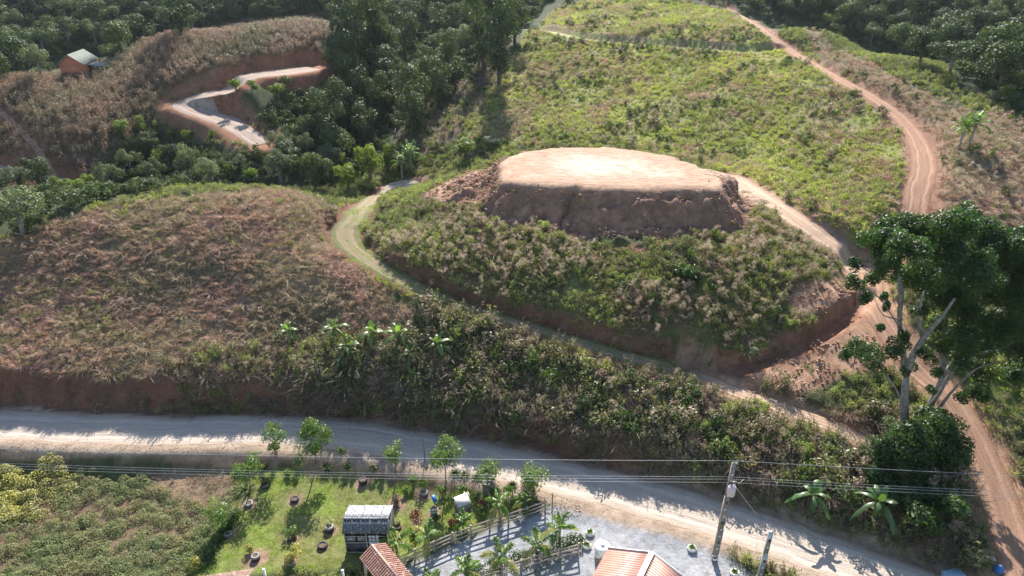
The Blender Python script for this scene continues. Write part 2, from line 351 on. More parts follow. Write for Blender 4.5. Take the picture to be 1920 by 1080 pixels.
SOIL = [(681,906,.9),(553,938,.8),(466,946,.8),(428,1004,.7),(550,1010,.6),(620,996,.7),(606,1026,.5),(480,1048,1.1),(548,1050,.7),(612,884,.5),(795,926,.9),(745,945,1.0),(745,990,.6),(781,978,.6),(813,962,.6),(868,955,.8),(912,908,.7),(835,903,1.0),(742,884,.8),(1000,930,.9),(590,862,1.2),(515,855,1.0)]
soilW = hit([q[0] for q in SOIL], [q[1] for q in SOIL])
col = np.empty(XX.shape + (3,)); col[:] = (.055, .065, .028)
far_mix = fbm(XX, YY, 30, 3)[..., None]
col += (far_mix - .5) * np.array([.03, .02, .0])
def lay(m, c, c2=None, s=4.0):
    global col
    cc = np.array(c) if c2 is None else np.array(c) + (np.array(c2) - np.array(c)) * sstep(.35, .65, fbm(XX + 9, YY + 5, s, 4))[..., None]
    col = col * (1 - m[..., None]) + cc * m[..., None]
lay(cmask('corn'), (.12, .075, .045), (.07, .06, .03), 9)
lay(cmask('brown'), (.22, .15, .10), (.13, .11, .06), 3)
lay(cmask('hill'), (.20, .215, .075), (.20, .165, .09), 4)
lay(cmask('ridgebrown'), (.17, .12, .08), (.10, .09, .05), 5)
lay(cmask('padslope', .5, .5), (.11, .12, .045), (.12, .09, .05), 3)
lay(cmask('bank', .5, .5), (.09, .075, .04), (.06, .06, .03), 2)
lay(cmask('rightgreen'), (.08, .12, .03), (.16, .11, .06), 3)
lay(cmask('creeper', .5, .4), (.07, .09, .035), (.15, .10, .07), 3)
lay(cmask('drybrush', .6, .6), (.26, .18, .12), (.18, .13, .09), 1.5)
lay(cmask('gully', .6, .6), (.10, .075, .05), (.16, .11, .07), 4)
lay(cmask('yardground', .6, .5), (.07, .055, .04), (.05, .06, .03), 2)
lay(cmask('cut', .3, .2), (.18, .09, .06), (.12, .07, .048), 1.5)
for a_ in ('apron', 'apron2', 'apron3'): lay(cmask(a_, .4, .5), (.41, .26, .175), (.30, .175, .115), .9)
lay(cmask('spill', .5, .5), (.38, .24, .17), (.26, .16, .11), .9)
for a_ in ('farcut', 'farcut2'): lay(cmask(a_, .5, .3), (.27, .18, .13), (.22, .12, .07), 4)
lay(cmask('roadside', .3, .25), (.42, .26, .17), (.30, .19, .13), .8)
lay(cmask('lawn', .3, .15), (.17, .215, .05), (.17, .17, .07), 1.6)
lay(cmask('lawn2', .3, .15), (.17, .215, .05), (.17, .17, .07), 1.6)
for q_, w_ in zip(SOIL, soilW): lay(1 - sstep(q_[2] * .6, q_[2] * 1.05, np.hypot(XX - w_[0], YY - w_[1]) + wob * .08), (.30, .20, .14), (.22, .15, .11), .5)
lay(cmask('gravel', .4, .3), (.33, .335, .35), (.27, .28, .30), 1.5)
# verges and cut faces beside the tracks, and the pad
for k_, (inn, out, c) in dict(corn_track=(-.3, 1.2, (.20, .10, .065)), pad_ramp=(-.6, .9, (.33, .22, .155)), ridge=(-.2, 1.0, (.25, .145, .10)), lower=(-.2, 1.0, (.36, .22, .14)), terrace=(.0, .75, (.16, .085, .055)),
                              ditch=(-.3, 1.0, (.24, .125, .08)), lower_path=(-.3, .5, (.45, .28, .18)), valley=(0, 1.5, (.25, .12, .07)), far_s=(-.3, 2.4, (.25, .13, .08)), far_bench=(-.3, 2.4, (.27, .12, .07)),
                              main=(-.3, .8, (.36, .28, .21))).items():
    D, L, I = dist_line(ROADS[k_], XX, YY, 9); e = np.where(D > 1e8, 99, D - I[..., 3]) + wob * .22
    lay(1 - sstep(out * .6, out * 1.15 + .1, e), c, tuple(v * .78 for v in c), 1.0)
D, L, I = dist_line(ROADS['main'], XX, YY, 9); e = np.where(D > 1e8, 99, D - I[..., 3]) + wob * .25; lay((1 - sstep(1.6, 2.6, e)) * (L > 0) * sstep(-.1, .2, e) * sstep(18, 6, XX), (.16, .082, .055), (.115, .065, .045), 1.2)
e = PD + wob * .5
lay(1 - sstep(4.2, 5.4, e + np.where(XX < -3, -2.5, 0) * (YY < 80)), (.20, .12, .085), (.30, .175, .12), .7)
lay((1 - sstep(.1, .35, DC)) * .7, (.12, .06, .04))
lay(1 - sstep(-.2, .5, PD), (.42, .29, .205), (.36, .24, .165), 3)
inner = sstep(.4, .62, fbm(XX, YY, 7, 3) * .35 + sstep(0, 1, -PD / 4.5) * .55)
lay(inner * (PD < -.3) * .9, (.60, .50, .42), (.52, .42, .34), 2)
dpo = PO; lay(1 - sstep(.5, 2.5, dpo), (.30, .19, .13), (.22, .13, .09), 1)

# the ground sheet
ny, nx = XX.shape; idx = np.arange(nx * ny).reshape(ny, nx)
FQ = np.stack([idx[:-1, :-1], idx[:-1, 1:], idx[1:, 1:], idx[1:, :-1]], -1).reshape(-1, 4)
m, t, o = nmat('ground'); p = N(t, 'BsdfPrincipled'); t.links.new(p.outputs[0], o.inputs[0])
va = N(t, 'Attribute', attribute_name='cover'); gc = va.outputs['Color']
g1 = noise(t, 1.7, 8, rough=.7); g2 = noise(t, 14, 4, rough=.7)
gcol = mixc(t, gc, mixc(t, gc, (.55, .5, .45), 1.0, 'MULTIPLY'), ramp(t, g1, .42, .68))
gcol = mixc(t, gcol, mixc(t, gc, (1.5, 1.45, 1.4), 1.0, 'MULTIPLY'), ramp(t, g2, .5, .75))
t.links.new(gcol, p.inputs['Base Color']); p.inputs['Roughness'].default_value = .95; p.inputs['Specular IOR Level'].default_value = .15
b = N(t, 'Bump'); b.inputs['Strength'].default_value = .8; b.inputs['Distance'].default_value = .12
t.links.new(mth(t, 'ADD', noise(t, 3.5, 7, rough=.7), mth(t, 'MULTIPLY', g2, .35)), b.inputs['Height']); t.links.new(b.outputs[0], p.inputs['Normal'])
M_ground = m
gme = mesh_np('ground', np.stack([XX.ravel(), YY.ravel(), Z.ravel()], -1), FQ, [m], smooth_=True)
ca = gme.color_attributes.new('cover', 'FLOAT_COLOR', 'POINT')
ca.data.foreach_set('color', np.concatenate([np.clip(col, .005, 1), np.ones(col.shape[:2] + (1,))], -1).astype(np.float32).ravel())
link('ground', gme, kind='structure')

# ------------------------------------------------------------------ roads as sheets just above the ground
def roadmat(name, c, c2, edge, rut=.6, nr=2, grass=None, gpos=.72):
    """UV: x = -1..1 across, y = metres along. Two wheel ruts, streaks of loose earth along the way, a ragged verge"""
    m, t, o = nmat(name); p = N(t, 'BsdfPrincipled'); t.links.new(p.outputs[0], o.inputs[0])
    uv = N(t, 'UVMap'); sx = N(t, 'SeparateXYZ'); t.links.new(uv.outputs[0], sx.inputs[0])
    ax = mth(t, 'ABSOLUTE', sx.outputs[0])
    mp = N(t, 'Mapping'); mp.inputs['Scale'].default_value = (4.5, .22, 1); t.links.new(uv.outputs[0], mp.inputs[0])
    st = noise(t, 1.6, 6, mp.outputs[0], .65); fine = noise(t, 9, 5, rough=.7); big = noise(t, .35, 3)
    colr = mixc(t, c, c2, ramp(t, st, .38, .66))
    colr = mixc(t, colr, edge, mth(t, 'MULTIPLY', ramp(t, mth(t, 'ADD', ax, mth(t, 'MULTIPLY', mth(t, 'SUBTRACT', fine, .5), .9)), gpos, gpos + .2), 1.0, True))
    wob_ = mth(t, 'ADD', ax, mth(t, 'MULTIPLY', mth(t, 'SUBTRACT', big, .5), .5))
    rutv = mth(t, 'SUBTRACT', 1.0, mth(t, 'MULTIPLY', mth(t, 'ABSOLUTE', mth(t, 'SUBTRACT', wob_, .45)), 6.0), True)
    colr = mixc(t, colr, tuple(min(1, v * 1.35) for v in c), mth(t, 'MULTIPLY', rutv, rut))
    if grass:
        mid = mth(t, 'SUBTRACT', 1.0, mth(t, 'MULTIPLY', wob_, 4.0), True)
        colr = mixc(t, colr, grass, mth(t, 'MULTIPLY', mid, ramp(t, fine, .35, .5)))
    colr = mixc(t, colr, mixc(t, colr, (.62, .58, .55), 1.0, 'MULTIPLY'), ramp(t, fine, .52, .72))
    t.links.new(colr, p.inputs['Base Color']); p.inputs['Roughness'].default_value = .95; p.inputs['Specular IOR Level'].default_value = .15
    b = N(t, 'Bump'); b.inputs['Strength'].default_value = .9; b.inputs['Distance'].default_value = .12
    hh = mth(t, 'SUBTRACT', mth(t, 'ADD', st, mth(t, 'MULTIPLY', fine, .5)), mth(t, 'MULTIPLY', rutv, .4))
    t.links.new(hh, b.inputs['Height']); t.links.new(b.outputs[0], p.inputs['Normal']); return m
def ribbon(objname, key, mat, wscale=.93, nac=12, lift=.03):
    Q = ROADS[key]; d = np.gradient(Q[:, :2], axis=0); d /= np.linalg.norm(d, axis=1)[:, None] + 1e-9; nr_ = np.stack([-d[:, 1], d[:, 0]], -1)
    s = np.concatenate([[0], np.cumsum(np.linalg.norm(np.diff(Q[:, :2], axis=0), axis=1))])
    # resample finely so the ragged edge shows
    k = max(2, int(s[-1] / .35)); ss = np.linspace(0, s[-1], k); I = lambda a: np.interp(ss, s, a)
    px, py, hw, nxx, nyy = I(Q[:, 0]), I(Q[:, 1]), I(Q[:, 3]), I(nr_[:, 0]), I(nr_[:, 1])
    a = np.linspace(-1, 1, nac)[None]
    wl = hw * (wscale + .22 * (fbm(ss, ss * 0 + 3, 1.6, 3) - .5)); wr = hw * (wscale + .22 * (fbm(ss, ss * 0 + 77, 1.6, 3) - .5))
    off = np.where(a < 0, a * wl[:, None], a * wr[:, None])
    X = px[:, None] + nxx[:, None] * off; Y = py[:, None] + nyy[:, None] * off
    Zr = np.maximum.reduce([H(X, Y), H(X + .15, Y), H(X - .15, Y), H(X, Y + .15), H(X, Y - .15)]) + lift
    Zr[:, 0] -= .09; Zr[:, -1] -= .09
    ix = np.arange(X.size).reshape(X.shape); FF = np.stack([ix[:-1, :-1], ix[1:, :-1], ix[1:, 1:], ix[:-1, 1:]], -1).reshape(-1, 4)
    me = mesh_np(objname, np.stack([X.ravel(), Y.ravel(), Zr.ravel()], -1), FF, [mat], smooth_=True)
    if True:
        uvl = me.uv_layers.new(name='UVMap'); U = np.stack([np.broadcast_to(a, X.shape).ravel(), np.broadcast_to(ss[:, None], X.shape).ravel()], -1)
        li = np.empty(len(me.loops), np.int32); me.loops.foreach_get('vertex_index', li); uvl.data.foreach_set('uv', U[li].astype(np.float32).ravel())
    return link(objname, me, kind='structure')
M_main = roadmat('gravel_road', (.43, .36, .295), (.34, .29, .245), (.40, .29, .20), .45)
M_track = roadmat('earth_track', (.32, .195, .13), (.24, .14, .09), (.23, .12, .075), .6)
M_pale = roadmat('pale_track', (.42, .30, .215), (.34, .225, .155), (.30, .19, .13), .6)
M_grassy = roadmat('grassy_track', (.25, .19, .13), (.19, .15, .09), (.12, .125, .055), .05, grass=(.16, .155, .07), gpos=.45)
M_path = roadmat('dry_path', (.40, .35, .18), (.32, .30, .13), (.16, .17, .06), .2, gpos=.5)
M_farroad = roadmat('pale_earth', (.33, .26, .21), (.23, .17, .135), (.24, .17, .12), .5, gpos=.8)
ribbon('gravel_road', 'main', M_main, nac=18)
ribbon('pad_access_road', 'pad_ramp', M_pale); ribbon('ridge_track', 'ridge', M_track); ribbon('hill_track', 'lower', M_track)
ribbon('terrace_track', 'terrace', M_grassy); ribbon('side_path', 'lower_path', M_pale); ribbon('upper_path', 'upper_path', M_path)
ribbon('far_earth_road', 'far_s', M_farroad); ribbon('far_clearing', 'far_bench', M_farroad); ribbon('valley_road', 'valley', M_farroad); ribbon('corn_field_track', 'corn_track', M_track)
# scraped surface of the pad: a sheet with the streaks of the blade and old wheel arcs
m, t, o = nmat('scraped_earth'); p = N(t, 'BsdfPrincipled'); t.links.new(p.outputs[0], o.inputs[0]); tc_ = N(t, 'TexCoord').outputs['Object']
mp = N(t, 'Mapping'); mp.inputs['Scale'].default_value = (.3, .9, 1); mp.inputs['Rotation'].default_value = (0, 0, R(-6)); t.links.new(tc_, mp.inputs[0])
wv = N(t, 'TexWave', wave_type='RINGS', rings_direction='Z'); wv.inputs['Scale'].default_value = .42; wv.inputs['Distortion'].default_value = 9; wv.inputs['Detail'].default_value = 4; wv.inputs['Detail Scale'].default_value = .6
mp2 = N(t, 'Mapping'); mp2.inputs['Location'].default_value = (-3, -60, 0); t.links.new(tc_, mp2.inputs[0]); t.links.new(mp2.outputs[0], wv.inputs[0])
st = noise(t, 2.2, 7, mp.outputs[0], .7); bg_ = noise(t, .22, 4, tc_, .6); fn = noise(t, 7, 5, tc_, .7)
pa = N(t, 'Attribute', attribute_name='inner').outputs['Fac']
cc = mixc(t, (.38, .255, .18), (.50, .40, .325), ramp(t, mth(t, 'ADD', pa, mth(t, 'MULTIPLY', mth(t, 'SUBTRACT', bg_, .5), 1.2)), .3, .75))
cc = mixc(t, cc, mixc(t, cc, (.58, .45, .37), 1.0, 'MULTIPLY'), ramp(t, st, .46, .7)); cc = mixc(t, cc, mixc(t, cc, (.72, .6, .52), 1.0, 'MULTIPLY'), mth(t, 'MULTIPLY', ramp(t, wv.outputs[0], .7, 1.0), ramp(t, fn, .48, .62)))
t.links.new(cc, p.inputs['Base Color']); p.inputs['Roughness'].default_value = .95; p.inputs['Specular IOR Level'].default_value = .15
b = N(t, 'Bump'); b.inputs['Strength'].default_value = .7; b.inputs['Distance'].default_value = .08; t.links.new(mth(t, 'ADD', st, mth(t, 'MULTIPLY', fn, .6)), b.inputs['Height']); t.links.new(b.outputs[0], p.inputs['Normal'])
pcn = padC[:, :2].mean(0); rr_ = np.array([0, .25, .5, .7, .82, .89, .935]); V = []; inn_ = []
for ri_, r_ in enumerate(rr_):
    for j, q in enumerate(padC):
        kk = r_ * (1 - (.05 * rng.random() if ri_ == len(rr_) - 1 else 0)); xx, yy = pcn + (q[:2] - pcn) * kk; V.append((xx, yy, PADZ + (.035 if ri_ < len(rr_) - 1 else .01) )); inn_.append(1 - r_)
kk = len(padC); ix = np.arange(len(V)).reshape(-1, kk); Q = np.stack([ix[:-1], np.roll(ix[:-1], -1, 1), np.roll(ix[1:], -1, 1), ix[1:]], -1).reshape(-1, 4)[:, ::-1]
me = mesh_np('pad_surface', np.array(V), Q, [m], smooth_=True); a_ = me.attributes.new('inner', 'FLOAT', 'POINT'); a_.data.foreach_set('value', np.array(inn_, np.float32)); link('pad_surface', me, kind='structure')
# pond water
m, t, o = nmat('pond_water'); p = N(t, 'BsdfPrincipled'); t.links.new(p.outputs[0], o.inputs[0]); p.inputs['Base Color'].default_value = (.30, .27, .22, 1); p.inputs['Roughness'].default_value = .12
pc = pond[:, :2].mean(0); PV = np.vstack([[pc[0], pc[1], 1.25]] + [[pc[0] + (q[0] - pc[0]) * 1.2, pc[1] + (q[1] - pc[1]) * 1.2, 1.25] for q in pond])
k = len(pond); link('pond_water', mesh_np('pond_water', PV, np.array([[0, 1 + i, 1 + (i + 1) % k] for i in range(k)]), [m]), kind='structure')

# ------------------------------------------------------------------ foliage kit
def unit(a): return a / (np.linalg.norm(a, axis=-1, keepdims=True) + 1e-9)
def rsph(k, r=rng): return unit(r.normal(size=(k, 3)))
def cards(P, Nn, L, W, r=rng, dirs=None, fold=.0):
    """leaf-shaped quads at P, facing about Nn"""
    k = len(P); d = dirs if dirs is not None else rsph(k, r); s = unit(np.cross(Nn, d)); d = unit(np.cross(s, Nn))
    L = np.broadcast_to(L, (k,))[:, None]; W = np.broadcast_to(W, (k,))[:, None]
    V = np.stack([P - d * L * .5, P + s * W * .5 + Nn * W * fold - d * L * .1, P + d * L * .5, P - s * W * .5 + Nn * W * fold - d * L * .1], 1).reshape(-1, 3)
    Fq = np.arange(4 * k).reshape(k, 4); return V, Fq
def blades(P, D, L, W, droop, r=rng, seg=2):
    """grass blades / strap leaves from P along D, bending over by droop"""
    k = len(P); L = np.broadcast_to(L, (k,))[:, None]; W = np.broadcast_to(W, (k,))[:, None]; droop = np.broadcast_to(droop, (k,))[:, None]
    side = unit(np.cross(D, rsph(k, r))); h = D * np.array([1, 1, 0]); h = unit(h + 1e-4)
    rows = []
    for i in range(seg + 1):
        t_ = i / seg; c = P + D * L * t_ + (h * .5 - np.array([0, 0, 1.])) * droop * L * t_ * t_; w_ = W * (1 - t_ ** 2) * .5
        rows.append((c, w_))
    V = []; 
    for i, (c, w_) in enumerate(rows):
        if i < seg: V += [c - side * w_, c + side * w_]
        else: V += [c]
    V = np.stack(V, 1); nv = V.shape[1]; o = (np.arange(k) * nv)[:, None]
    Q = [np.array([[2 * i, 2 * i + 1, 2 * i + 3, 2 * i + 2]]) + o for i in range(seg - 1)]
    T = np.array([[2 * (seg - 1), 2 * (seg - 1) + 1, 2 * seg]]) + o
    return V.reshape(-1, 3), (np.concatenate(Q) if Q else np.zeros((0, 4), int)), T
class Geo:
    """collects geometry (with a tone and a material slot per face) for one mesh"""
    def __init__(s): s.V = []; s.F = {}; s.n = 0; s.T = []
    def add(s, V, *Fs, mat=0, tone=None):
        V = np.asarray(V, float)
        for f in Fs:
            f = np.asarray(f)
            if len(f): s.F.setdefault((f.shape[1]), []).append((f + s.n, mat))
        s.V.append(V); s.n += len(V)
        s.T.append(np.full(len(V), .5) if tone is None else np.broadcast_to(tone, (len(V),)))
        return s
    def cards(s, P, Nn, L, W, mat=0, tone=None, **k):
        V, Q = cards(P, Nn, L, W, **k); tn = rng.random(len(P)) if tone is None else np.broadcast_to(tone, (len(P),)); s.add(V, Q, mat=mat, tone=np.repeat(tn, 4))
    def blades(s, P, D, L, W, droop, mat=0, tone=None, seg=2, **k):
        V, Q, T = blades(P, D, L, W, droop, seg=seg, **k); tn = rng.random(len(P)) if tone is None else np.broadcast_to(tone, (len(P),)); s.add(V, Q, T, mat=mat, tone=np.repeat(tn, 2 * seg + 1))
    def tube(s, P, Rr, mat=0, sides=7, tone=.5, cap=True):
        P = np.asarray(P, float); Rr = np.broadcast_to(Rr, (len(P),)); d = np.gradient(P, axis=0); d = unit(d)
        ref = np.array([0, 0, 1.]) if abs(d[:, 2]).mean() < .8 else np.array([1., 0, 0])
        a = unit(np.cross(d, ref)); b_ = np.cross(d, a); th = np.arange(sides) * 2 * math.pi / sides
        V = P[:, None] + (a[:, None] * np.cos(th)[None, :, None] + b_[:, None] * np.sin(th)[None, :, None]) * Rr[:, None, None]
        k = len(P); ix = np.arange(k * sides).reshape(k, sides); Q = np.stack([ix[:-1], np.roll(ix[:-1], -1, 1), np.roll(ix[1:], -1, 1), ix[1:]], -1).reshape(-1, 4)
        V = V.reshape(-1, 3)
        if cap:
            V = np.vstack([V, P[0], P[-1]]); c0, c1 = k * sides, k * sides + 1
            T = [[c0, (j + 1) % sides, j] for j in range(sides)] + [[c1, (k - 1) * sides + j, (k - 1) * sides + (j + 1) % sides] for j in range(sides)]
            s.add(V, Q, np.array(T), mat=mat, tone=tone)
        else: s.add(V, Q, mat=mat, tone=tone)
    def box(s, c, size, rz=0.0, mat=0, tone=.5, M=None):
        x, y, z = np.array(size) / 2; V = np.array([[sx * x, sy * y, sz * z] for sx in (-1, 1) for sy in (-1, 1) for sz in (-1, 1)])
        if M is not None: V = V @ np.asarray(M).T
        ca_, sa = math.cos(rz), math.sin(rz); V = np.stack([V[:, 0] * ca_ - V[:, 1] * sa, V[:, 0] * sa + V[:, 1] * ca_, V[:, 2]], -1) + np.asarray(c, float)
        s.add(V, np.array([[0, 1, 3, 2], [4, 6, 7, 5], [0, 4, 5, 1], [2, 3, 7, 6], [0, 2, 6, 4], [1, 5, 7, 3]]), mat=mat, tone=tone)
    def beam(s, a, b, wx, wz, mat=0, tone=.5):
        """a board from a to b, wx wide, wz thick"""
        a = np.asarray(a, float); b = np.asarray(b, float); d = unit(b - a); ref = np.array([0, 0, 1.]) if abs(d[2]) < .9 else np.array([0, 1., 0])
        sx = unit(np.cross(d, ref)); sz = np.cross(sx, d); V = []
        for e_ in (a, b):
            for i, j in ((-1, -1), (1, -1), (1, 1), (-1, 1)): V.append(e_ + sx * wx / 2 * i + sz * wz / 2 * j)
        s.add(V, np.array([[0, 1, 2, 3], [7, 6, 5, 4], [0, 4, 5, 1], [1, 5, 6, 2], [2, 6, 7, 3], [3, 7, 4, 0]]), mat=mat, tone=tone)
    def lathe(s, prof, c=(0, 0, 0), sides=20, mat=0, tone=.5):
        prof = np.asarray(prof, float); th = np.arange(sides) * 2 * math.pi / sides
        V = np.stack([prof[:, 0, None] * np.cos(th), prof[:, 0, None] * np.sin(th), np.broadcast_to(prof[:, 1, None], (len(prof), sides))], -1).reshape(-1, 3) + np.asarray(c, float)
        ix = np.arange(len(V)).reshape(len(prof), sides); Q = np.stack([ix[:-1], np.roll(ix[:-1], -1, 1), np.roll(ix[1:], -1, 1), ix[1:]], -1).reshape(-1, 4); s.add(V, Q, mat=mat, tone=tone)
    def mesh(s, name, mats, smooth_=False):
        V = np.concatenate(s.V); Fs = []; mi = []
        for m_, lst in s.F.items():
            for f, k in lst: Fs.append(f); mi.append(np.full(len(f), k))
        byk = {}
        for f, k in zip(Fs, mi): byk.setdefault(f.shape[1], []).append((f, k))
        FF = [np.concatenate([a for a, _ in l]) for l in byk.values()]; mm = np.concatenate([np.concatenate([b_ for _, b_ in l]) for l in byk.values()])
        return mesh_np(name, V, FF, mats, mm, np.concatenate(s.T), smooth_)

M_dry = leafmat('dry_grass', (.46, .30, .235), (.32, .215, .165), (.34, .28, .175), trans=.35, rough=.55, spec=.3, patch=.16, tsat=(1.1, 1.0, .8))
M_green = leafmat('weed_leaf', (.22, .27, .075), (.13, .165, .055), (.34, .38, .10), trans=.45, patch=.10)
M_olive = leafmat('olive_weed', (.22, .20, .10), (.14, .135, .07), (.21, .23, .08), trans=.40, patch=.2, tsat=(1.2, 1.2, .6))
M_plume = leafmat('seed_plume', (.52, .42, .33), (.42, .31, .24), trans=.4, rough=.8, tsat=(1.05, 1, .9))
M_brush = leafmat('dead_brush', (.31, .22, .16), (.22, .16, .115), (.17, .16, .08), trans=.25, patch=.3, tsat=(1.1, 1, .8))
M_corn = leafmat('dry_corn', (.36, .23, .16), (.26, .19, .12), (.19, .18, .09), trans=.3, patch=.05, tsat=(1.1, 1, .8))
M_creep = leafmat('creeper_leaf', (.21, .24, .10), (.15, .18, .075), (.22, .19, .09), trans=.4, rough=.6, spec=.25, patch=.35)
M_yellow = leafmat('yellow_leaf', (.40, .37, .08), (.30, .28, .08), (.24, .22, .08), trans=.4, patch=.5)
M_lawn = leafmat('lawn_blade', (.26, .36, .055), (.20, .29, .045), (.28, .30, .09), trans=.45, patch=.4)
M_for = leafmat('forest_leaf', (.085, .115, .040), (.032, .055, .026), (.065, .085, .030), trans=.30, rough=.6, spec=.28, patch=.05)
M_forpale = leafmat('pale_forest_leaf', (.16, .18, .10), (.085, .11, .055), trans=.3, rough=.6, spec=.28)
M_forbr = leafmat('bright_forest_leaf', (.11, .16, .030), (.14, .17, .04), trans=.45, rough=.55, spec=.3)
M_big = leafmat('glossy_tree_leaf', (.048, .085, .020), (.036, .065, .018), trans=.40, rough=.45, spec=.35, tsat=(1.2, 1.6, .5))
M_bark = surf('bark', (.27, .245, .22), (.13, .115, .10), 4, .9, .5, 20)
M_darkbark = surf('dark_bark', (.14, .11, .085), (.08, .065, .05), 6, .95, .4, 20)

M_mid = leafmat('scrub_leaf', (.115, .155, .045), (.07, .105, .035), trans=.35, rough=.55, spec=.3)
# ---- ground-cover sources (kept in a collection that is never linked to the scene)
def source_coll(name, meshes):
    c = bpy.data.collections.new(name)
    for i, me in enumerate(meshes):
        o = bpy.data.objects.new('%s_%02d' % (name, i), me); c.objects.link(o)
    return c
def tuft(k, Rr, h, wd, droop, mat, lean=.5, seed=0, seg=2, extra=None):
    g = Geo(); a = rng.random(k) * 6.283; r_ = np.sqrt(rng.random(k)) * Rr; P = np.stack([np.cos(a) * r_, np.sin(a) * r_, np.full(k, -.03)], -1)
    D = unit(np.stack([np.cos(a) * lean * r_ / Rr, np.sin(a) * lean * r_ / Rr, np.ones(k)], -1) + rng.normal(size=(k, 3)) * .22); D[:, 2] = abs(D[:, 2])
    g.blades(P, D, h * (.6 + .6 * rng.random(k)), wd, droop * (.5 + rng.random(k)), seg=seg)
    if extra: extra(g)
    return g.mesh('tuft', mat if isinstance(mat, list) else [mat])
def weed(h, Rr, stems, leafs, lsz, mats, plume=0, seed=0):
    g = Geo()
    for i in range(stems):
        a = random.random() * 6.283; r_ = random.random() * Rr; b0 = np.array([math.cos(a) * r_ * .6, math.sin(a) * r_ * .6, -.05]); hh = h * (.65 + .5 * random.random())
        top = b0 + np.array([math.cos(a) * r_ * .5 + random.gauss(0, .1), math.sin(a) * r_ * .5 + random.gauss(0, .1), hh])
        g.tube([b0, (b0 + top) / 2 + rng.normal(size=3) * .03, top], [.014, .011, .007], mat=1, sides=3, cap=False)
        tt = rng.random(leafs) ** .7; P = b0 + (top - b0) * tt[:, None] + rng.normal(size=(leafs, 3)) * np.array([1, 1, .4]) * (.13 * (1.25 - tt))[:, None]
        Nn = unit(rsph(leafs) * .8 + np.array([0, 0, .7])); g.cards(P, Nn, lsz * (.7 + .6 * rng.random(leafs)), lsz * .42, mat=0)
        if plume and random.random() < plume:
            k = 26; P = top + rng.normal(size=(k, 3)) * np.array([.095, .095, .075]); g.cards(P, rsph(k), .075, .055, mat=2)
    return g.mesh('weed', mats)
S_dry = source_coll('dry_tuft', [tuft(70, .42, .62, .03, .55, M_dry, .9) for _ in range(3)] + [tuft(60, .55, .85, .035, .75, M_dry, 1.2) for _ in range(2)] + [tuft(46, .3, .7, .028, .3, M_olive, .7)])
S_brush = source_coll('brush', [tuft(90, .6, 1.1, .03, .6, M_brush, .9, seg=3) for _ in range(2)] + [weed(1.3, .6, 9, 16, .12, [M_brush, M_brush, M_plume], .2) for _ in range(2)] + [weed(1.2, .6, 9, 22, .14, [M_olive, M_brush, M_plume], .12) for _ in range(2)] + [weed(1.0, .6, 9, 24, .15, [M_green, M_brush, M_plume], .0)])
S_weed = source_coll('weed', [weed(.62, .42, 9, 17, .13, [M_green, M_brush, M_plume]) for _ in range(3)] + [tuft(60, .4, .5, .03, .4, M_green, .8), tuft(55, .4, .6, .028, .4, M_olive, .8)] + [weed(.7, .42, 9, 15, .12, [M_olive, M_brush, M_plume]) for _ in range(2)])
M_hill = leafmat('hillside_leaf', (.30, .34, .095), (.19, .225, .07), (.42, .44, .13), trans=.5, patch=.07)
S_hill = source_coll('hill_weed', [weed(.55, .45, 9, 17, .12, [M_hill, M_brush, M_plume]) for _ in range(3)] + [tuft(70, .5, .45, .03, .4, M_hill, .9), tuft(55, .4, .6, .028, .4, M_olive, .8)])
S_plume = source_coll('plume_weed', [weed(1.15, .35, 5, 13, .12, [M_olive, M_brush, M_plume], 1.0) for _ in range(3)] + [weed(1.0, .3, 4, 14, .12, [M_green, M_brush, M_plume], 1.0) for _ in range(2)])
def corn(k=5):
    g = Geo()
    for i in range(k):
        b0 = np.array([random.gauss(0, .3), random.gauss(0, .3), -.1]); hh = 1.5 + .7 * random.random(); top = b0 + np.array([random.gauss(0, .12), random.gauss(0, .12), hh])
        g.tube([b0, top], [.03, .02], sides=3, cap=False)
        n_ = 8; tt = np.linspace(.25, 1, n_); P = b0 + (top - b0) * tt[:, None]; a = rng.random(n_) * 6.28; D = unit(np.stack([np.cos(a), np.sin(a), 1.1 + 0 * a], -1)); g.blades(P, D, .65, .09, .8, seg=3)
    return g.mesh('corn', [M_corn])
S_corn = source_coll('corn', [corn() for _ in range(4)])
def creeper(mat, k=60, Rr=.55, hh=.28, sz=.1):
    g = Geo(); a = rng.random(k) * 6.28; r_ = np.sqrt(rng.random(k)) * Rr; P = np.stack([np.cos(a) * r_, np.sin(a) * r_, hh * (1 - (r_ / Rr) ** 2) + rng.random(k) * .12], -1)
    g.cards(P, unit(np.stack([np.cos(a) * .4, np.sin(a) * .4, 1 + 0 * a], -1) + rng.normal(size=(k, 3)) * .35), sz * (.7 + .6 * rng.random(k)), sz * .8); return g.mesh('creeper', [mat])
S_creep = source_coll('creeper', [creeper(M_creep, 130, .55, h_) for h_ in (.25, .4, .6)]); S_creepY = source_coll('yellow_creeper', [creeper(M_yellow, 120, .5, h_, .1) for h_ in (.35, .6)])
S_lawn = source_coll('lawn', [tuft(60, .26, .10, .022, .3, M_lawn, .7, seg=1) for _ in range(4)])

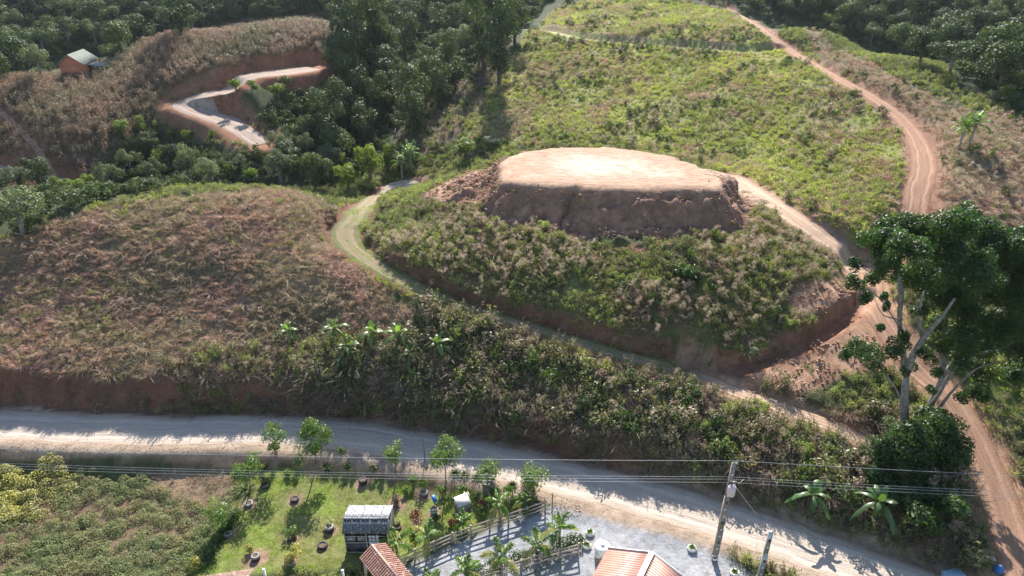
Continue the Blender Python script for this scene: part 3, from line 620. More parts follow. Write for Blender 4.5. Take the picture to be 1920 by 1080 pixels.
def blobcrown(Rx, Hh, nl, k, lsz, mat, lr=.42, up=.35, base_z=0.0, shape='round', asp=.55, tone_l=True, mats=None):
    """a crown of leaf cards over irregular lobes; centre of the crown at base_z + Hh/2"""
    g = Geo(); c = []
    for i in range(nl):
        d = rsph(1)[0]; q = .35 + .5 * random.random()
        if shape == 'round': c.append(np.array([d[0] * Rx * q, d[1] * Rx * q, base_z + Hh / 2 + d[2] * Hh / 2 * q]))
        elif shape == 'column': t_ = (i + .5) / nl; w_ = Rx * (.35 + .35 * math.sin(t_ * 2.6)); c.append(np.array([d[0] * w_, d[1] * w_, base_z + Hh * (.08 + .84 * t_)]))
        else: a = random.random() * 6.28; q = math.sqrt(random.random()) * .8; c.append(np.array([math.cos(a) * Rx * q, math.sin(a) * Rx * q, base_z + Hh * (.75 - .35 * q + .12 * random.random())]))
    c = np.array(c); rad = Rx * lr * (.7 + .6 * rng.random(nl)); li = rng.integers(0, nl, k)
    d = rsph(k); d[:, 2] += up; d = unit(d); rr = rad[li] * (.62 + .42 * rng.random(k) ** .6)
    P = c[li] + d * rr[:, None] * np.array([1, 1, .85]); P += rng.normal(size=P.shape) * lsz * .35
    lt = rng.random(nl)[li] * .55 + rng.random(k) * .45 if tone_l else rng.random(k)
    g.cards(P, unit(d + rng.normal(size=(k, 3)) * .45), lsz * (.65 + .7 * rng.random(k)), lsz * asp, tone=lt)
    return g, c, rad
def trunkgeo(h, r0, cents, spread=.5, sides=6, nb=5):
    g = Geo(); top = np.array([random.gauss(0, .2), random.gauss(0, .2), h]); mid = np.array([random.gauss(0, .12), random.gauss(0, .12), h * .5])
    g.tube([[0, 0, -.4], mid, top], [r0 * 1.15, r0 * .85, r0 * .55], sides=sides)
    for i in range(min(nb, len(cents))):
        s_ = mid + (top - mid) * random.random(); e_ = cents[i]; g.tube([s_, (s_ + e_) / 2 + np.array([0, 0, -.1 * h * random.random()]), e_], [r0 * .45, r0 * .3, r0 * .12], sides=5)
    return g
# bush clumps for undergrowth stuff
def bushmesh(Rx, Hh, nl, k, lsz, mat, **kw): return blobcrown(Rx, Hh, nl, k, lsz, mat, base_z=-.1, **kw)[0].mesh('bush', [mat])
S_bush = source_coll('forest_bush', [bushmesh(1.6, 2.4, 7, 420, .34, m_) for m_ in (M_for, M_for, M_forpale, M_for, M_forbr)])
S_bushlow = source_coll('low_bush', [bushmesh(.7, 1.1, 6, 260, .17, m_) for m_ in (M_mid, M_for, M_olive, M_mid, M_brush)])

def stuff(name, label, coll, P, scl, idx, tilt=.15, cat='vegetation'):
    k = len(P)
    if not k: return
    me = bpy.data.meshes.new(name); me.vertices.add(k); me.vertices.foreach_set('co', P.astype(np.float32).ravel())
    for an, ty, vals in (('scl', 'FLOAT', scl), ('idx', 'INT', idx)):
        a = me.attributes.new(an, ty, 'POINT'); a.data.foreach_set('value', vals.astype(np.int32 if ty == 'INT' else np.float32))
    a = me.attributes.new('rot', 'FLOAT_VECTOR', 'POINT'); rot = np.stack([rng.normal(size=k) * tilt, rng.normal(size=k) * tilt, rng.random(k) * 6.283], -1); a.data.foreach_set('vector', rot.astype(np.float32).ravel())
    o = link(name, me, label=label, cat=cat, kind='stuff')
    ng = bpy.data.node_groups.new(name + '_scatter', 'GeometryNodeTree'); ng.interface.new_socket('Geometry', in_out='INPUT', socket_type='NodeSocketGeometry'); ng.interface.new_socket('Geometry', in_out='OUTPUT', socket_type='NodeSocketGeometry')
    gi = ng.nodes.new('NodeGroupInput'); go = ng.nodes.new('NodeGroupOutput'); ip = ng.nodes.new('GeometryNodeInstanceOnPoints'); ci = ng.nodes.new('GeometryNodeCollectionInfo')
    ci.inputs['Collection'].default_value = coll; ci.inputs['Separate Children'].default_value = True; ci.inputs['Reset Children'].default_value = True
    mp_ = ng.nodes.new('GeometryNodeMeshToPoints')
    def attr(n_, ty):
        q = ng.nodes.new('GeometryNodeInputNamedAttribute'); q.data_type = ty; q.inputs['Name'].default_value = n_; return q.outputs['Attribute']
    L_ = ng.links.new
    L_(gi.outputs[0], mp_.inputs[0]); L_(mp_.outputs[0], ip.inputs['Points']); L_(ci.outputs[0], ip.inputs['Instance']); ip.inputs['Pick Instance'].default_value = True
    L_(attr('idx', 'INT'), ip.inputs['Instance Index']); L_(attr('rot', 'FLOAT_VECTOR'), ip.inputs['Rotation']); L_(attr('scl', 'FLOAT'), ip.inputs['Scale']); L_(ip.outputs[0], go.inputs[0])
    md = o.modifiers.new('scatter', 'NODES'); md.node_group = ng; return o
def noroad(x, y, mrg=.15, skip=()):
    ok = np.ones(len(x), bool)
    for k_, Q in ROADS.items():
        if k_ in skip: continue
        D, L, I = dist_line(Q, x, y, 7); ok &= (D > 1e8) | (D > I[..., 3] + mrg + (1.3 if k_ == 'upper_path' else 0))
    return ok
def inview(P, mu=90, mv=60):
    u, v = proj(P[:, 0], P[:, 1], P[:, 2]); return (u > -mu) & (u < 1920 + mu) & (v > -mv) & (v < 1080 + mv)
def scatter(poly, dens, dfar=None, soft=0.0, mrg=.3, nz=None, padclear=None, box=None):
    """points over a land-cover area; density per m2 falls with distance; nz = (scale, threshold, width) patchiness"""
    Pp = WP[poly] if isinstance(poly, str) else poly
    x0, x1, y0, y1 = box or (Pp[:, 0].min() - 1, Pp[:, 0].max() + 1, Pp[:, 1].min() - 1, Pp[:, 1].max() + 1)
    y1 = min(y1, 300); x0, x1 = max(x0, -200), min(x1, 200)
    k = int((x1 - x0) * (y1 - y0) * dens); x = rng.uniform(x0, x1, k); y = rng.uniform(y0, y1, k)
    keep = np.ones(k, bool)
    if dfar is not None: keep &= rng.random(k) < np.clip(1 - (y - 60) / 120 * (1 - dfar / dens), dfar / dens, 1)
    if Pp is not None: keep &= (pdist(Pp, x, y) + (fbm(x, y, 2.2, 2) - .5) * 2) < soft
    x, y = x[keep], y[keep]
    keep = noroad(x, y, mrg) & (pdist(padC, x, y) > .25) & (PO_(x, y) > 1.2)
    if nz: keep &= rng.random(len(x)) < sstep(nz[1] - nz[2], nz[1] + nz[2], fbm(x + nz[3] if len(nz) > 3 else x, y, nz[0], 3))
    x, y = x[keep], y[keep]; P = np.stack([x, y, H(x, y)], -1); return P[inview(P)]
def PO_(x, y): return pdist(pond, x, y)
def excl(P, *ks, soft=0.0):
    for k_ in ks: P = P[pdist(WP[k_], P[:, 0], P[:, 1]) > soft]
    return P
def padface(P, lim=5.8):
    d = pdist(padC, P[:, 0], P[:, 1]); lim_ = np.where((P[:, 0] < -3) & (P[:, 1] < 80), 2.5, lim) - 2.6 * (fbm(P[:, 0], P[:, 1], 2.2, 3) - .45); return P[(d > lim_) ]
def rs(P, a, b): return a + (b - a) * rng.random(len(P))
def ri(P, ws): return rng.choice(len(ws), len(P), p=np.array(ws) / sum(ws))
bare = ('apron', 'apron2', 'apron3', 'cut', 'farcut', 'farcut2', 'spill')
# left hill and ridge: dry grass
P = np.vstack([excl(scatter('brown', 4.6, mrg=.3), *bare, 'bank'), padface(excl(scatter('hill', 2.6, 1.6, nz=(6, .5, .06, 70)), *bare), 4.4), padface(excl(scatter('padslope', 2.4, nz=(4, .5, .08, 21)), *bare), 4.4)]); P2 = excl(scatter('ridgebrown', 2.6, 1.1), *bare)
Pb = np.vstack([P, P2]); stuff('dry_grass', 'dry pinkish brown grass matted over the hill left of the terrace and along the ridge track', S_dry, Pb, np.concatenate([rs(P, .6, 1.25), rs(P2, .5, 1.1)]), ri(Pb, [4, 4, 4, 3, 3, 1.2]), .3, 'grass')
P = excl(scatter('brown', .5, mrg=.3, nz=(7, .5, .1, 3)), *bare); P2 = excl(scatter('ridgebrown', .55, .3), *bare); P3 = excl(scatter('padslope', 1.3, nz=(9, .5, .12, 40)), *bare); P3 = padface(P3, 4.2)
P4 = padface(excl(scatter('hill', .45, .25, nz=(9, .5, .12, 10)), *bare)); P5 = scatter('bank', .35)
PP = np.vstack([P, P2, P3, P4, P5]); stuff('seeding_weeds', 'tall weeds topped with pale seed plumes scattered over all the slopes', S_plume, PP, np.concatenate([rs(P, .5, .8), rs(P2, .6, 1.0), rs(P3, .7, 1.15), rs(P4, .6, .95), rs(P5, .8, 1.2)]), ri(PP, [1, 1, 1, 1, 1]), .2, 'weeds')
P = padface(excl(scatter('padslope', 5.6), *bare), 4.1); P2 = padface(excl(scatter('hill', 4.2, 2.2), *bare), 4.1); P3 = excl(scatter('rightgreen', 2.2), *bare); P4 = scatter('brown', .38, mrg=.3, nz=(6, .52, .08))
stuff('hillside_weeds', 'short yellow-green weeds and grass over the broad hillside behind the mound', S_hill, P2, rs(P2, .4, 1.15) * (.35 + 1.3 * fbm(P2[:, 0], P2[:, 1], 7, 3)), ri(P2, [3, 3, 3, 4, 2]), .2, 'weeds')
PP = np.vstack([P, P3, P4]); stuff('green_weeds', 'knee-high green weeds covering the slopes around and behind the levelled mound', S_weed, PP, np.concatenate([rs(P, .5, 1.1) * (.6 + .8 * fbm(P[:, 0], P[:, 1], 5, 3)), rs(P3, .8, 1.4), rs(P4, .6, 1.1)]), ri(PP, [2, 2, 2, 3, 3, 3, 3]), .2, 'weeds')
P = scatter('bank', 4.2, mrg=.25); P2 = excl(scatter('gully', .9), 'hill'); Pk = scatter(None, 3.6, box=(-37, -14, 48, 56), mrg=.1); _D, _L, _I = dist_line(ROADS['main'], Pk[:, 0], Pk[:, 1], 9); Pk = Pk[(_D < 7) & (_L > 0) & (rng.random(len(Pk)) < sstep(-37, -27, Pk[:, 0]))]; P = np.vstack([P, Pk]); P3 = scatter('yardground', 1.6, mrg=.5); P4 = excl(scatter('drybrush', .9), 'lawn')
PP = np.vstack([P, P2, P3, P4]); stuff('roadside_brush', 'tangled waist-high dry brush on the bank above the gravel road', S_brush, PP, np.concatenate([rs(P, .7, 1.3) * (1 + .55 * sstep(-22, -17, P[:, 0]) * sstep(2, -4, P[:, 0])), rs(P2, .7, 1.2), rs(P3, .4, .8), rs(P4, .3, .6)]), ri(PP, [7, 6, 2, 2, 3, 3, 3]), .25, 'brush')
P = excl(scatter('corn', .85), *bare, 'far_none') if False else excl(scatter('corn', 1.9), *bare)
stuff('dry_corn_crop', 'drying brown corn stalks over the far left hillside', S_corn, P, rs(P, .42, .75), ri(P, [1, 1, 1, 1]), .08, 'crop')
P = excl(scatter('creeper', 3.6, mrg=.8), 'drybrush', 'lawn'); u_, v_ = proj(P[:, 0], P[:, 1], P[:, 2]); yel = (P[:, 0] < -34) & (P[:, 1] > 39) & (rng.random(len(P)) < sstep(-35, -39.5, P[:, 0]) * .95)
stuff('creeper_cover', 'low grey green creeper smothering the plot left of the lawn', S_creep, P[~yel], rs(P[~yel], .6, 1.15), ri(P[~yel], [3, 2, 1]), .2, 'creeper')
stuff('yellow_creeper', 'yellowing creeper leaves at the upper left corner of the plot below the road', S_creepY, P[yel], rs(P[yel], .8, 1.5), ri(P[yel], [1, 1]), .2, 'creeper')
P = np.vstack([scatter('lawn', 22, mrg=.9), scatter('lawn2', 22)])
for q_, w_ in zip(SOIL, soilW): P = P[np.hypot(P[:, 0] - w_[0], P[:, 1] - w_[1]) > q_[2] * .9]
P = P[rng.random(len(P)) < .35 + .65 * sstep(.3, .6, fbm(P[:, 0], P[:, 1], 1.2, 3))]; stuff('lawn_grass', 'short bright green mown lawn grass in the garden', S_lawn, P, rs(P, .7, 1.4), ri(P, [1, 1, 1, 1]), .1, 'grass')
P = excl(scatter('bank', .55, mrg=.9), ); P1 = excl(scatter('padslope', .35, nz=(5, .56, .06, 12)), *bare); P1 = padface(P1, 5.0); P2 = scatter('gully', .12); P3 = padface(excl(scatter('hill', .30, nz=(9, .58, .06, 33)), *bare)); P4 = scatter('ridgebrown', .04)
PP = np.vstack([P, P1, P2, P3, P4]); stuff('low_scrub', 'low leafy scrub dotted through the brush and weeds', S_bushlow, PP, np.concatenate([rs(P, .7, 1.9), rs(P1, .5, 1.1), rs(P2, .8, 1.5), rs(P3, .7, 1.4), rs(P4, .6, 1.2)]), ri(PP, [3, 3, 3, 2, 2]), .15, 'scrub')

# clods and crumbled earth on the bare slopes
def clod(mat):
    g = Geo()
    for i in range(9):
        c0 = np.array([random.gauss(0, .22), random.gauss(0, .22), 0]); s_ = random.uniform(.04, .15); V = rsph(8) * s_ * np.array([1, 1, .7]); g.box(c0, (s_, s_ * .9, s_ * .7), random.random() * 3, M=np.eye(3) + rng.normal(size=(3, 3)) * .25)
    return g.mesh('clod', [mat])
S_clod = source_coll('clod', [clod(surf('clod_%d' % i, c_, tuple(v * .75 for v in c_), 5, .95)) for i, c_ in enumerate(((.36, .20, .12), (.30, .17, .105), (.26, .17, .13)))])
P = np.vstack([scatter(k_, 2.5) for k_ in ('apron', 'apron2', 'apron3', 'spill')] + [scatter('cut', 1.0)]); PF = scatter(None, 3.0, box=(-9, 32, 60, 84)); d_ = pdist(padC, PF[:, 0], PF[:, 1]); PF = PF[(d_ < 5.0)]
PP = np.vstack([P, PF]); stuff('earth_clods', 'crumbled clods of reddish earth on the bare slopes and mound face', S_clod, PP, rs(PP, .5, 1.5), np.concatenate([ri(P, [3, 2, 1]), ri(PF, [1, 1, 4])]), .3, 'earth')
P = np.vstack([scatter(k_, .5, nz=(3, .5, .1)) for k_ in ('apron', 'apron2', 'apron3', 'spill', 'cut')] + [PF[rng.random(len(PF)) < .05]] + [scatter('cut', 1.2)])
stuff('sparse_weeds', 'thin weeds sprouting on the bare reddish earth', S_weed, P, rs(P, .3, .75), ri(P, [1, 1, 1, 2, 3, 2, 2]), .2, 'weeds')
Q_ = ROADS['terrace']; x = rng.uniform(-20, 20, 9000); y = rng.uniform(48, 84, 9000); D, L, I = dist_line(Q_, x, y, 6); k_ = (D < I[..., 3] + .3) & (rng.random(9000) < .25 + .6 * sstep(.4, .6, fbm(x, y, 2, 3))); P = np.stack([x[k_], y[k_], H(x[k_], y[k_])], -1)
stuff('track_grass', 'short grass growing over the terrace track', S_lawn, P, rs(P, 1.2, 3.0), ri(P, [1, 1, 1, 1]), .1, 'grass')
P = excl(scatter('drybrush', 7), 'lawn', soft=.2); P2 = scatter('roadside', .9, mrg=.5); P2 = excl(P2, 'lawn', 'gravel', soft=.3); PP = np.vstack([P, P2])
stuff('dry_litter_grass', 'short dry grass and litter on the bare corner of the plot and the road verge', S_dry, PP, np.concatenate([rs(P, .2, .5), rs(P2, .2, .55)]), ri(PP, [3, 3, 2, 2, 2, 3]), .4, 'grass')

# ------------------------------------------------------------------ trees of the woods: kinds, then copies
def make_tree(kind, Rx, Hh, nl, k, lsz, mat, bark, shape='round', trunk=.3, lift=.35, lr=.42, nb=5, asp=.55):
    """crown mesh and trunk mesh of one kind of tree, total height Hh + lift*Hh"""
    g, c, rad = blobcrown(Rx, Hh, nl, k, lsz, mat, base_z=Hh * lift, shape=shape, lr=lr, asp=asp)
    cm = g.mesh(kind + '_crown', [mat]); tm = trunkgeo(Hh * lift + Hh * .55, trunk, c[np.argsort(rng.random(len(c)))], nb=nb).mesh(kind + '_trunk', [bark], True); return cm, tm
KINDS = {
 'round': [make_tree('broadleaf', 3.6, 5.2, 11, 3000, .42, M_for, M_darkbark) for _ in range(4)],
 'column': [make_tree('draped', 2.9, 9.5, 12, 3600, .42, M_for, M_darkbark, 'column', lift=.1, lr=.5) for _ in range(3)],
 'pale': [make_tree('pale', 3.3, 4.6, 13, 2400, .36, M_forpale, M_bark, lift=.6, lr=.34, nb=8) for _ in range(3)],
 'bright': [make_tree('bright', 2.4, 3.8, 8, 1700, .36, M_forbr, M_bark, lift=.3) for _ in range(2)],
 'flat': [make_tree('spreading', 4.4, 5.0, 14, 3000, .42, M_for, M_bark, 'flat', lift=.5, lr=.36, nb=9) for _ in range(2)],
}
NAMEK = dict(round='broadleaf_tree', column='vine_draped_tree', pale='pale_crowned_tree', bright='young_tree', flat='spreading_tree')
LOOK = dict(round='dark round-crowned tree', column='tall vine-draped tree', pale='pale open-crowned tree', bright='small bright tree', flat='dark spreading tree')
def place_tree(kind, P, s, label, group, name=None, sz=None):
    cm, tm = random.choice(KINDS[kind]); e_ = bpy.data.objects.new(name or NAMEK[kind], None); C.objects.link(e_)
    e_.location = P; e_.rotation_euler = (0, 0, random.random() * 6.28); e_.scale = (s * random.uniform(.88, 1.12), s * random.uniform(.88, 1.12), s * (sz or random.uniform(.85, 1.2)))
    e_['label'] = label; e_['category'] = 'tree'
    if group: e_['group'] = group
    link('crown', cm, e_); link('trunk', tm, e_); return e_
CLR = np.array([(280,222),(305,165),(400,118),(592,108),(592,140),(455,158),(505,275),(400,278),(300,258)], float); CLR2 = np.array([(95,95),(210,95),(215,150),(95,150)], float)
def wood(poly_px, spacing, weights, smin, smax, place, group, off=22, maxn=80, cand=900, ymin=0):
    """trees of one wood: candidates inside a picked outline, thinned by real spacing; labels by row (front to back) and order"""
    us = [p[0] for p in poly_px]; vs = [p[1] for p in poly_px]; u = rng.uniform(min(us), max(us), cand); v = rng.uniform(min(vs), max(vs), cand)
    k = inpoly(np.array(poly_px, float), u, v); P = hit(u[k], v[k] + off); acc = []
    for q in P:
        if q[1] < ymin: continue
        if PO_(np.array([q[0]]), np.array([q[1]]))[0] < 1.5 or not noroad(q[None, 0], q[None, 1], 1.8)[0]: continue
        if any(inpoly(cl_, *[np.atleast_1d(w_) for w_ in proj(q[0] + dx_, q[1], q[2] + h_)])[0] for h_ in (.5, 3.0, 5.5) for dx_ in (-1.5, 1.5) for cl_ in (CLR, CLR2)): continue
        if all(math.hypot(q[0] - a[0], q[1] - a[1]) > spacing for a in acc): acc.append(q)
        if len(acc) >= maxn: break
    acc.sort(key=lambda q: q[1]); rows = max(1, round(math.sqrt(len(acc) / 2.2))); per = math.ceil(len(acc) / rows)
    ORD = ['first', 'second', 'third', 'fourth', 'fifth', 'sixth', 'seventh', 'eighth', 'ninth', 'tenth', 'eleventh', 'twelfth', 'thirteenth', 'fourteenth', 'fifteenth', 'sixteenth', 'seventeenth', 'eighteenth', 'nineteenth', 'twentieth']
    for r_ in range(rows):
        row = sorted(acc[r_ * per:(r_ + 1) * per], key=lambda q: q[0] / q[1]); cnt = {}
        for q in row:
            kd = random.choices(list(weights), list(weights.values()))[0]; cnt[kd] = cnt.get(kd, 0) + 1
            rowname = 'front row' if r_ == 0 else ('back row' if r_ == rows - 1 and rows > 1 else ORD[r_] + ' row')
            place_tree(kd, (q[0], q[1], q[2] - .2), random.uniform(smin, smax), '%s, %s of its kind from left in %s, %s' % (LOOK[kd], ORD[min(cnt[kd] - 1, 19)], rowname, place), group)
    return acc
allw = []
allw += wood([(-60,0),(0,-30),(640,-60),(660,30),(600,10),(500,25),(380,45),(290,58),(215,90),(195,120),(100,128),(0,140),(-60,145)], 6.2, dict(round=6, column=1, pale=3, flat=2), .75, 1.25, 'top left wood', 'trees of the wood behind the corn field', off=16, maxn=72)
allw += wood([(600,60),(640,-40),(1010,-60),(1000,10),(950,60),(930,120),(860,170),(790,235),(735,262),(640,290),(560,260),(590,200),(560,160),(590,110)], 5.0, dict(round=5, column=6, pale=2), .75, 1.2, 'central gully wood', 'trees of the wood in the central gully', off=20, maxn=75)
allw += wood([(1380,-50),(2000,-60),(2000,170),(1900,150),(1800,140),(1700,92),(1600,52),(1500,22),(1420,-5)], 6.0, dict(round=7, column=1, pale=2, flat=2), .75, 1.25, 'top right wood', 'trees of the wood beyond the ridge track', off=24, maxn=70)
allw += wood([(180,330),(230,290),(300,275),(400,270),(470,270),(560,262),(640,290),(610,350),(540,352),(440,345),(300,352),(150,385),(40,420),(-60,440),(-60,350),(80,352)], 4.6, dict(round=4, pale=5, bright=2, column=1), .5, .85, 'valley behind hill', 'trees in the valley behind the left hill', off=6, maxn=60, ymin=89, cand=1500)
# far backdrop forest and undergrowth: clumps nobody could count
def region_pts(x0, x1, y0, y1, dens):
    k = int((x1 - x0) * (y1 - y0) * dens); x = rng.uniform(x0, x1, k); y = rng.uniform(y0, y1, k); P = np.stack([x, y, H(x, y)], -1); return P[inview(P, 60, 200)]
forest_px = {'a': [(-80,0),(-60,-60),(640,-60),(640,20),(600,25),(500,38),(380,55),(290,70),(225,100),(200,126),(100,134),(0,146),(-80,150)],
 'b': [(600,60),(650,-60),(1030,-60),(1010,20),(960,70),(940,130),(870,190),(800,245),(735,275),(690,330),(620,345),(560,350),(490,352),(440,350),(300,360),(150,395),(40,430),(-80,455),(-80,345),(60,350),(130,362),(190,340),(250,262),(300,240),(330,262),(470,285),(520,262),(480,225),(425,190),(440,160),(560,145),(590,110)],
 'c': [(1370,-60),(2000,-60),(2000,240),(1880,195),(1800,165),(1700,112),(1600,70),(1500,35),(1420,2)]}
FP = {k_: hit([p[0] for p in v_], [p[1] for p in v_])[:, :2] for k_, v_ in forest_px.items()}
pts = []
for k_, dn in (('a', .16), ('b', .22), ('c', .16)):
    P = scatter(FP[k_], dn * 1.4, mrg=1.0); pts.append(P)
P = region_pts(-220, 220, 185, 330, .05); P = P[(P[:, 1] > 215) | (abs(P[:, 0] - 20) > 45)]; pts.append(P)
P = np.vstack(pts); uu_, vv_ = proj(P[:, 0], P[:, 1], P[:, 2] + 1.2); P = P[~inpoly(CLR, uu_, vv_) & ~inpoly(CLR2, uu_, vv_)]; P = excl(P, 'hill', 'corn', 'farcut', 'farcut2', 'ridgebrown', 'gully', soft=1.2)
yy = P[:, 1]; stuff('forest_undergrowth', 'dense dark undergrowth filling the ground between the trees of the woods', S_bush, P - [0, 0, .2], rs(P, .5, 1.0) * (1 + np.clip((yy - 190) / 60, 0, 1.0)), ri(P, [4, 4, 2, 4, 1]), .15, 'undergrowth')
# everything still bare in view
x = rng.uniform(-75, 90, 60000); y = rng.uniform(26, 150, 60000); ok = noroad(x, y, .3) & (pdist(padC, x, y) > 7) & (PO_(x, y) > 1.5)
for k_ in WP: ok &= pdist(WP[k_], x, y) > .3
for k_ in FP: ok &= pdist(FP[k_], x, y) > .5
x, y = x[ok], y[ok]; P = np.stack([x, y, H(x, y)], -1); P = P[inview(P)]
stuff('mixed_weeds', 'mixed green and brown weeds on the verges and the valley edges', S_weed, P, rs(P, .7, 1.3), ri(P, [2, 2, 2, 2, 3, 3, 3]), .2, 'weeds')
# named single trees and bushes at picked points (crown centre u, v; kind; size)
SINGLE = [('column', 935, 45, 1.35, 'tallest dark draped tree at the right edge of the gully wood', 'vine_draped_tree', 1.35), ('column', 905, 38, 1.25, 'tall dark draped tree just left of the tallest one on the gully edge', 'vine_draped_tree', 1.3), ('flat', 868, 30, 1.1, 'tall pale-trunked tree at the top of the gully edge', 'spreading_tree', 1.3), ('column', 655, 30, 1.3, 'tall dark draped tree at the left edge of the gully wood above the corn', 'vine_draped_tree', 1.3), ('column', 700, 25, 1.3, 'tall dark draped tree right of the one above the corn', 'vine_draped_tree', 1.3), ('column', 965, 12, 1.1, 'dark draped tree at the top edge beside the upper hillside', 'vine_draped_tree', 1.1),
 ('bright', 880, 275, 1.25, 'rounded yellow-green bush beside the pond hollow behind the mound', 'round_bush', .62), ('pale', 922, 262, .62, 'blue-grey leafy bush next to the yellow-green one behind the mound', 'grey_bush', .5),
 ('bright', 300, 292, .8, 'small lime green conical tree in the valley below the corn', 'young_tree', 1.1), ('bright', 725, 290, .8, 'slim green sapling standing over the pond bank', 'sapling', 1.3),
 ('bright', 690, 295, 1.1, 'light green tree with thin bare stems left of the pond', 'young_tree', 1.35), ('bright', 650, 325, 1.0, 'olive green tree at the saddle behind the terrace track', 'young_tree', 1.1),
 ('round', 530, 285, .85, 'large dark round tree below the far clearing', 'broadleaf_tree', .8), ('bright', 258, 230, .6, 'bright green shrub left of the dark embankment', 'shrub', 1.2), ('bright', 225, 235, .7, 'bright green shrub at the lower edge of the corn field', 'shrub', 1.0),
 ('bright', 320, 248, .45, 'small bright shrub at the foot of the dark embankment, leftmost of three', 'shrub', 1.0), ('bright', 352, 250, .5, 'small bright shrub at the foot of the dark embankment, middle of three', 'shrub', 1.0), ('bright', 400, 252, .4, 'small bright shrub at the foot of the dark embankment, rightmost of three', 'shrub', 1.3),
 ('bright', 100, 345, .8, 'leafy bright green bush beside the valley road at the left edge', 'shrub', .8), ('pale', 30, 330, .8, 'grey green bush below the valley road at the left edge', 'grey_bush', .8), ('pale', 25, 390, .8, 'brownish tree behind the far left end of the left hill', 'pale_crowned_tree', .9),
 ('bright', 165, 335, .6, 'bright bush at the end of the valley road', 'shrub', .9), ('bright', 440, 155, .6, 'bright green shrub on the slope under the far clearing, left', 'shrub', .9), ('bright', 470, 160, .6, 'bright green shrub on the slope under the far clearing, middle', 'shrub', .9), ('bright', 520, 165, .7, 'bright green shrub on the slope under the far clearing, right', 'shrub', .9),
]
for kd, u_, v_, s, lab, nm, szf in SINGLE:
    hgt = KINDS[kd][0][0]; zc = max(v.co.z for v in hgt.vertices) * .6 * s * szf; q = hit([u_], [v_])[0]
    for _ in range(6):      # ground point whose tree centre is seen at (u, v)
        uu, vv = proj(q[0], q[1], H(q[0], q[1]) + zc); q = hit([float(proj(q[0], q[1], H(q[0], q[1]))[0]) + (u_ - uu)], [float(proj(q[0], q[1], H(q[0], q[1]))[1]) + (v_ - vv) * .7])[0]
    place_tree(kd, (q[0], q[1], q[2] - .15), s, lab, None, nm, s * 0 + szf if False else szf)

# ------------------------------------------------------------------ the big tree over the junction
def at_y(u, v, y):      # point on the ray of pixel (u, v) at world distance y
    dx, dy, dz = ray(u, v); t = y / dy; return np.array([dx * t, dy * t, CAMZ + dz * t])
bt = hit([1698], [822])[0]; Y0 = bt[1]
big = bpy.data.objects.new('big_tree', None); C.objects.link(big); big.location = bt
big['label'] = 'tall glossy dark tree with forked pale trunk above the right end of the bank'; big['category'] = 'tree'
def rel(P): return np.asarray(P) - bt
g = Geo()
def limb(pts, r): P = spline(np.array([rel(at_y(u, v, Y0 + dy)) for u, v, dy in pts]), .5); g.tube(P, np.interp(np.linspace(0, 1, len(P)), np.linspace(0, 1, len(r)), r) * .8 * (1 + .12 * rng.normal(size=len(P))), sides=10)
limb([(1699,845,0),(1696,800,0),(1696,750,0),(1699,700,0)], [.52, .42, .38, .36])
limb([(1699,702,0),(1692,650,.3),(1686,600,.6),(1690,550,.8),(1680,500,1.2),(1672,450,2)], [.32, .27, .24, .18, .10])
limb([(1699,705,0),(1712,665,-.5),(1735,628,-1),(1757,605,-1.5),(1790,560,-2)], [.32, .27, .22, .12])
limb([(1733,630,-1),(1722,592,-1.2),(1735,540,-1)], [.16, .12, .06]); limb([(1730,635,-1),(1720,585,0),(1745,520,2)], [.16, .12, .05])
limb([(1722,845,1.5),(1735,780,1.6),(1765,715,2),(1768,660,2.5),(1772,600,3),(1800,500,3.5)], [.36, .30, .28, .24, .18, .1])
limb([(1745,760,1.6),(1760,740,1),(1790,690,.5),(1830,665,0),(1890,655,0)], [.22, .19, .16, .12, .05]); limb([(1764,710,2),(1790,672,3),(1812,640,4),(1850,560,4)], [.2, .16, .12, .05])
limb([(1695,765,0),(1680,730,-.5),(1660,700,-1),(1640,670,-1)], [.10, .08, .06, .03]); limb([(1745,790,1.5),(1780,740,0),(1830,692,-2),(1870,680,-3)], [.16, .13, .08, .03])
limb([(1690,620,.4),(1650,560,0),(1610,535,-.5)], [.09, .06, .03]); limb([(1692,600,.4),(1655,590,-1),(1640,560,-1)], [.06, .05, .02])
link('trunk', g.mesh('big_trunk', [M_bark], True), big)
CL = [(1640,452,30),(1680,425,34),(1725,428,26),(1655,490,38),(1700,470,36),(1790,425,42),(1750,450,30),(1840,448,42),(1880,470,36),(1920,500,44),(1965,520,40),(1770,490,44),(1820,510,46),(1870,540,44),(1925,560,42),(1975,580,40),
      (1640,520,26),(1605,535,22),(1620,560,18),(1690,515,30),(1735,520,34),(1780,560,44),(1830,590,46),(1880,610,42),(1935,630,40),(1985,650,36),(1760,610,28),(1800,635,38),(1850,655,36),(1800,680,26),(1840,700,30),(1900,700,20),
      (1650,612,14),(1615,655,30),(1640,675,34),(1590,665,18),(1668,650,26),(1700,640,22),(1735,665,24),(1700,690,20),(1820,735,24),(1800,745,16),(1845,745,16),(1750,700,18),(1660,575,12),(1660,560,14),(1730,580,18),(1605,495,16),(1745,730,14)]
g = Geo()
CRP = np.array([(1640,405),(1700,398),(1760,405),(1800,398),(1850,415),(1900,445),(2000,475),(2030,600),(2000,680),(1900,715),(1850,690),(1790,670),(1765,640),(1795,600),(1750,565),(1700,545),(1640,530),(1612,500),(1622,450)], float)
while len(CL) < 105:
    u_, v_ = random.uniform(1610, 2030), random.uniform(400, 715)
    if inpoly(CRP, np.array([u_]), np.array([v_]))[0]: CL.append((u_, v_, random.uniform(26, 40)))
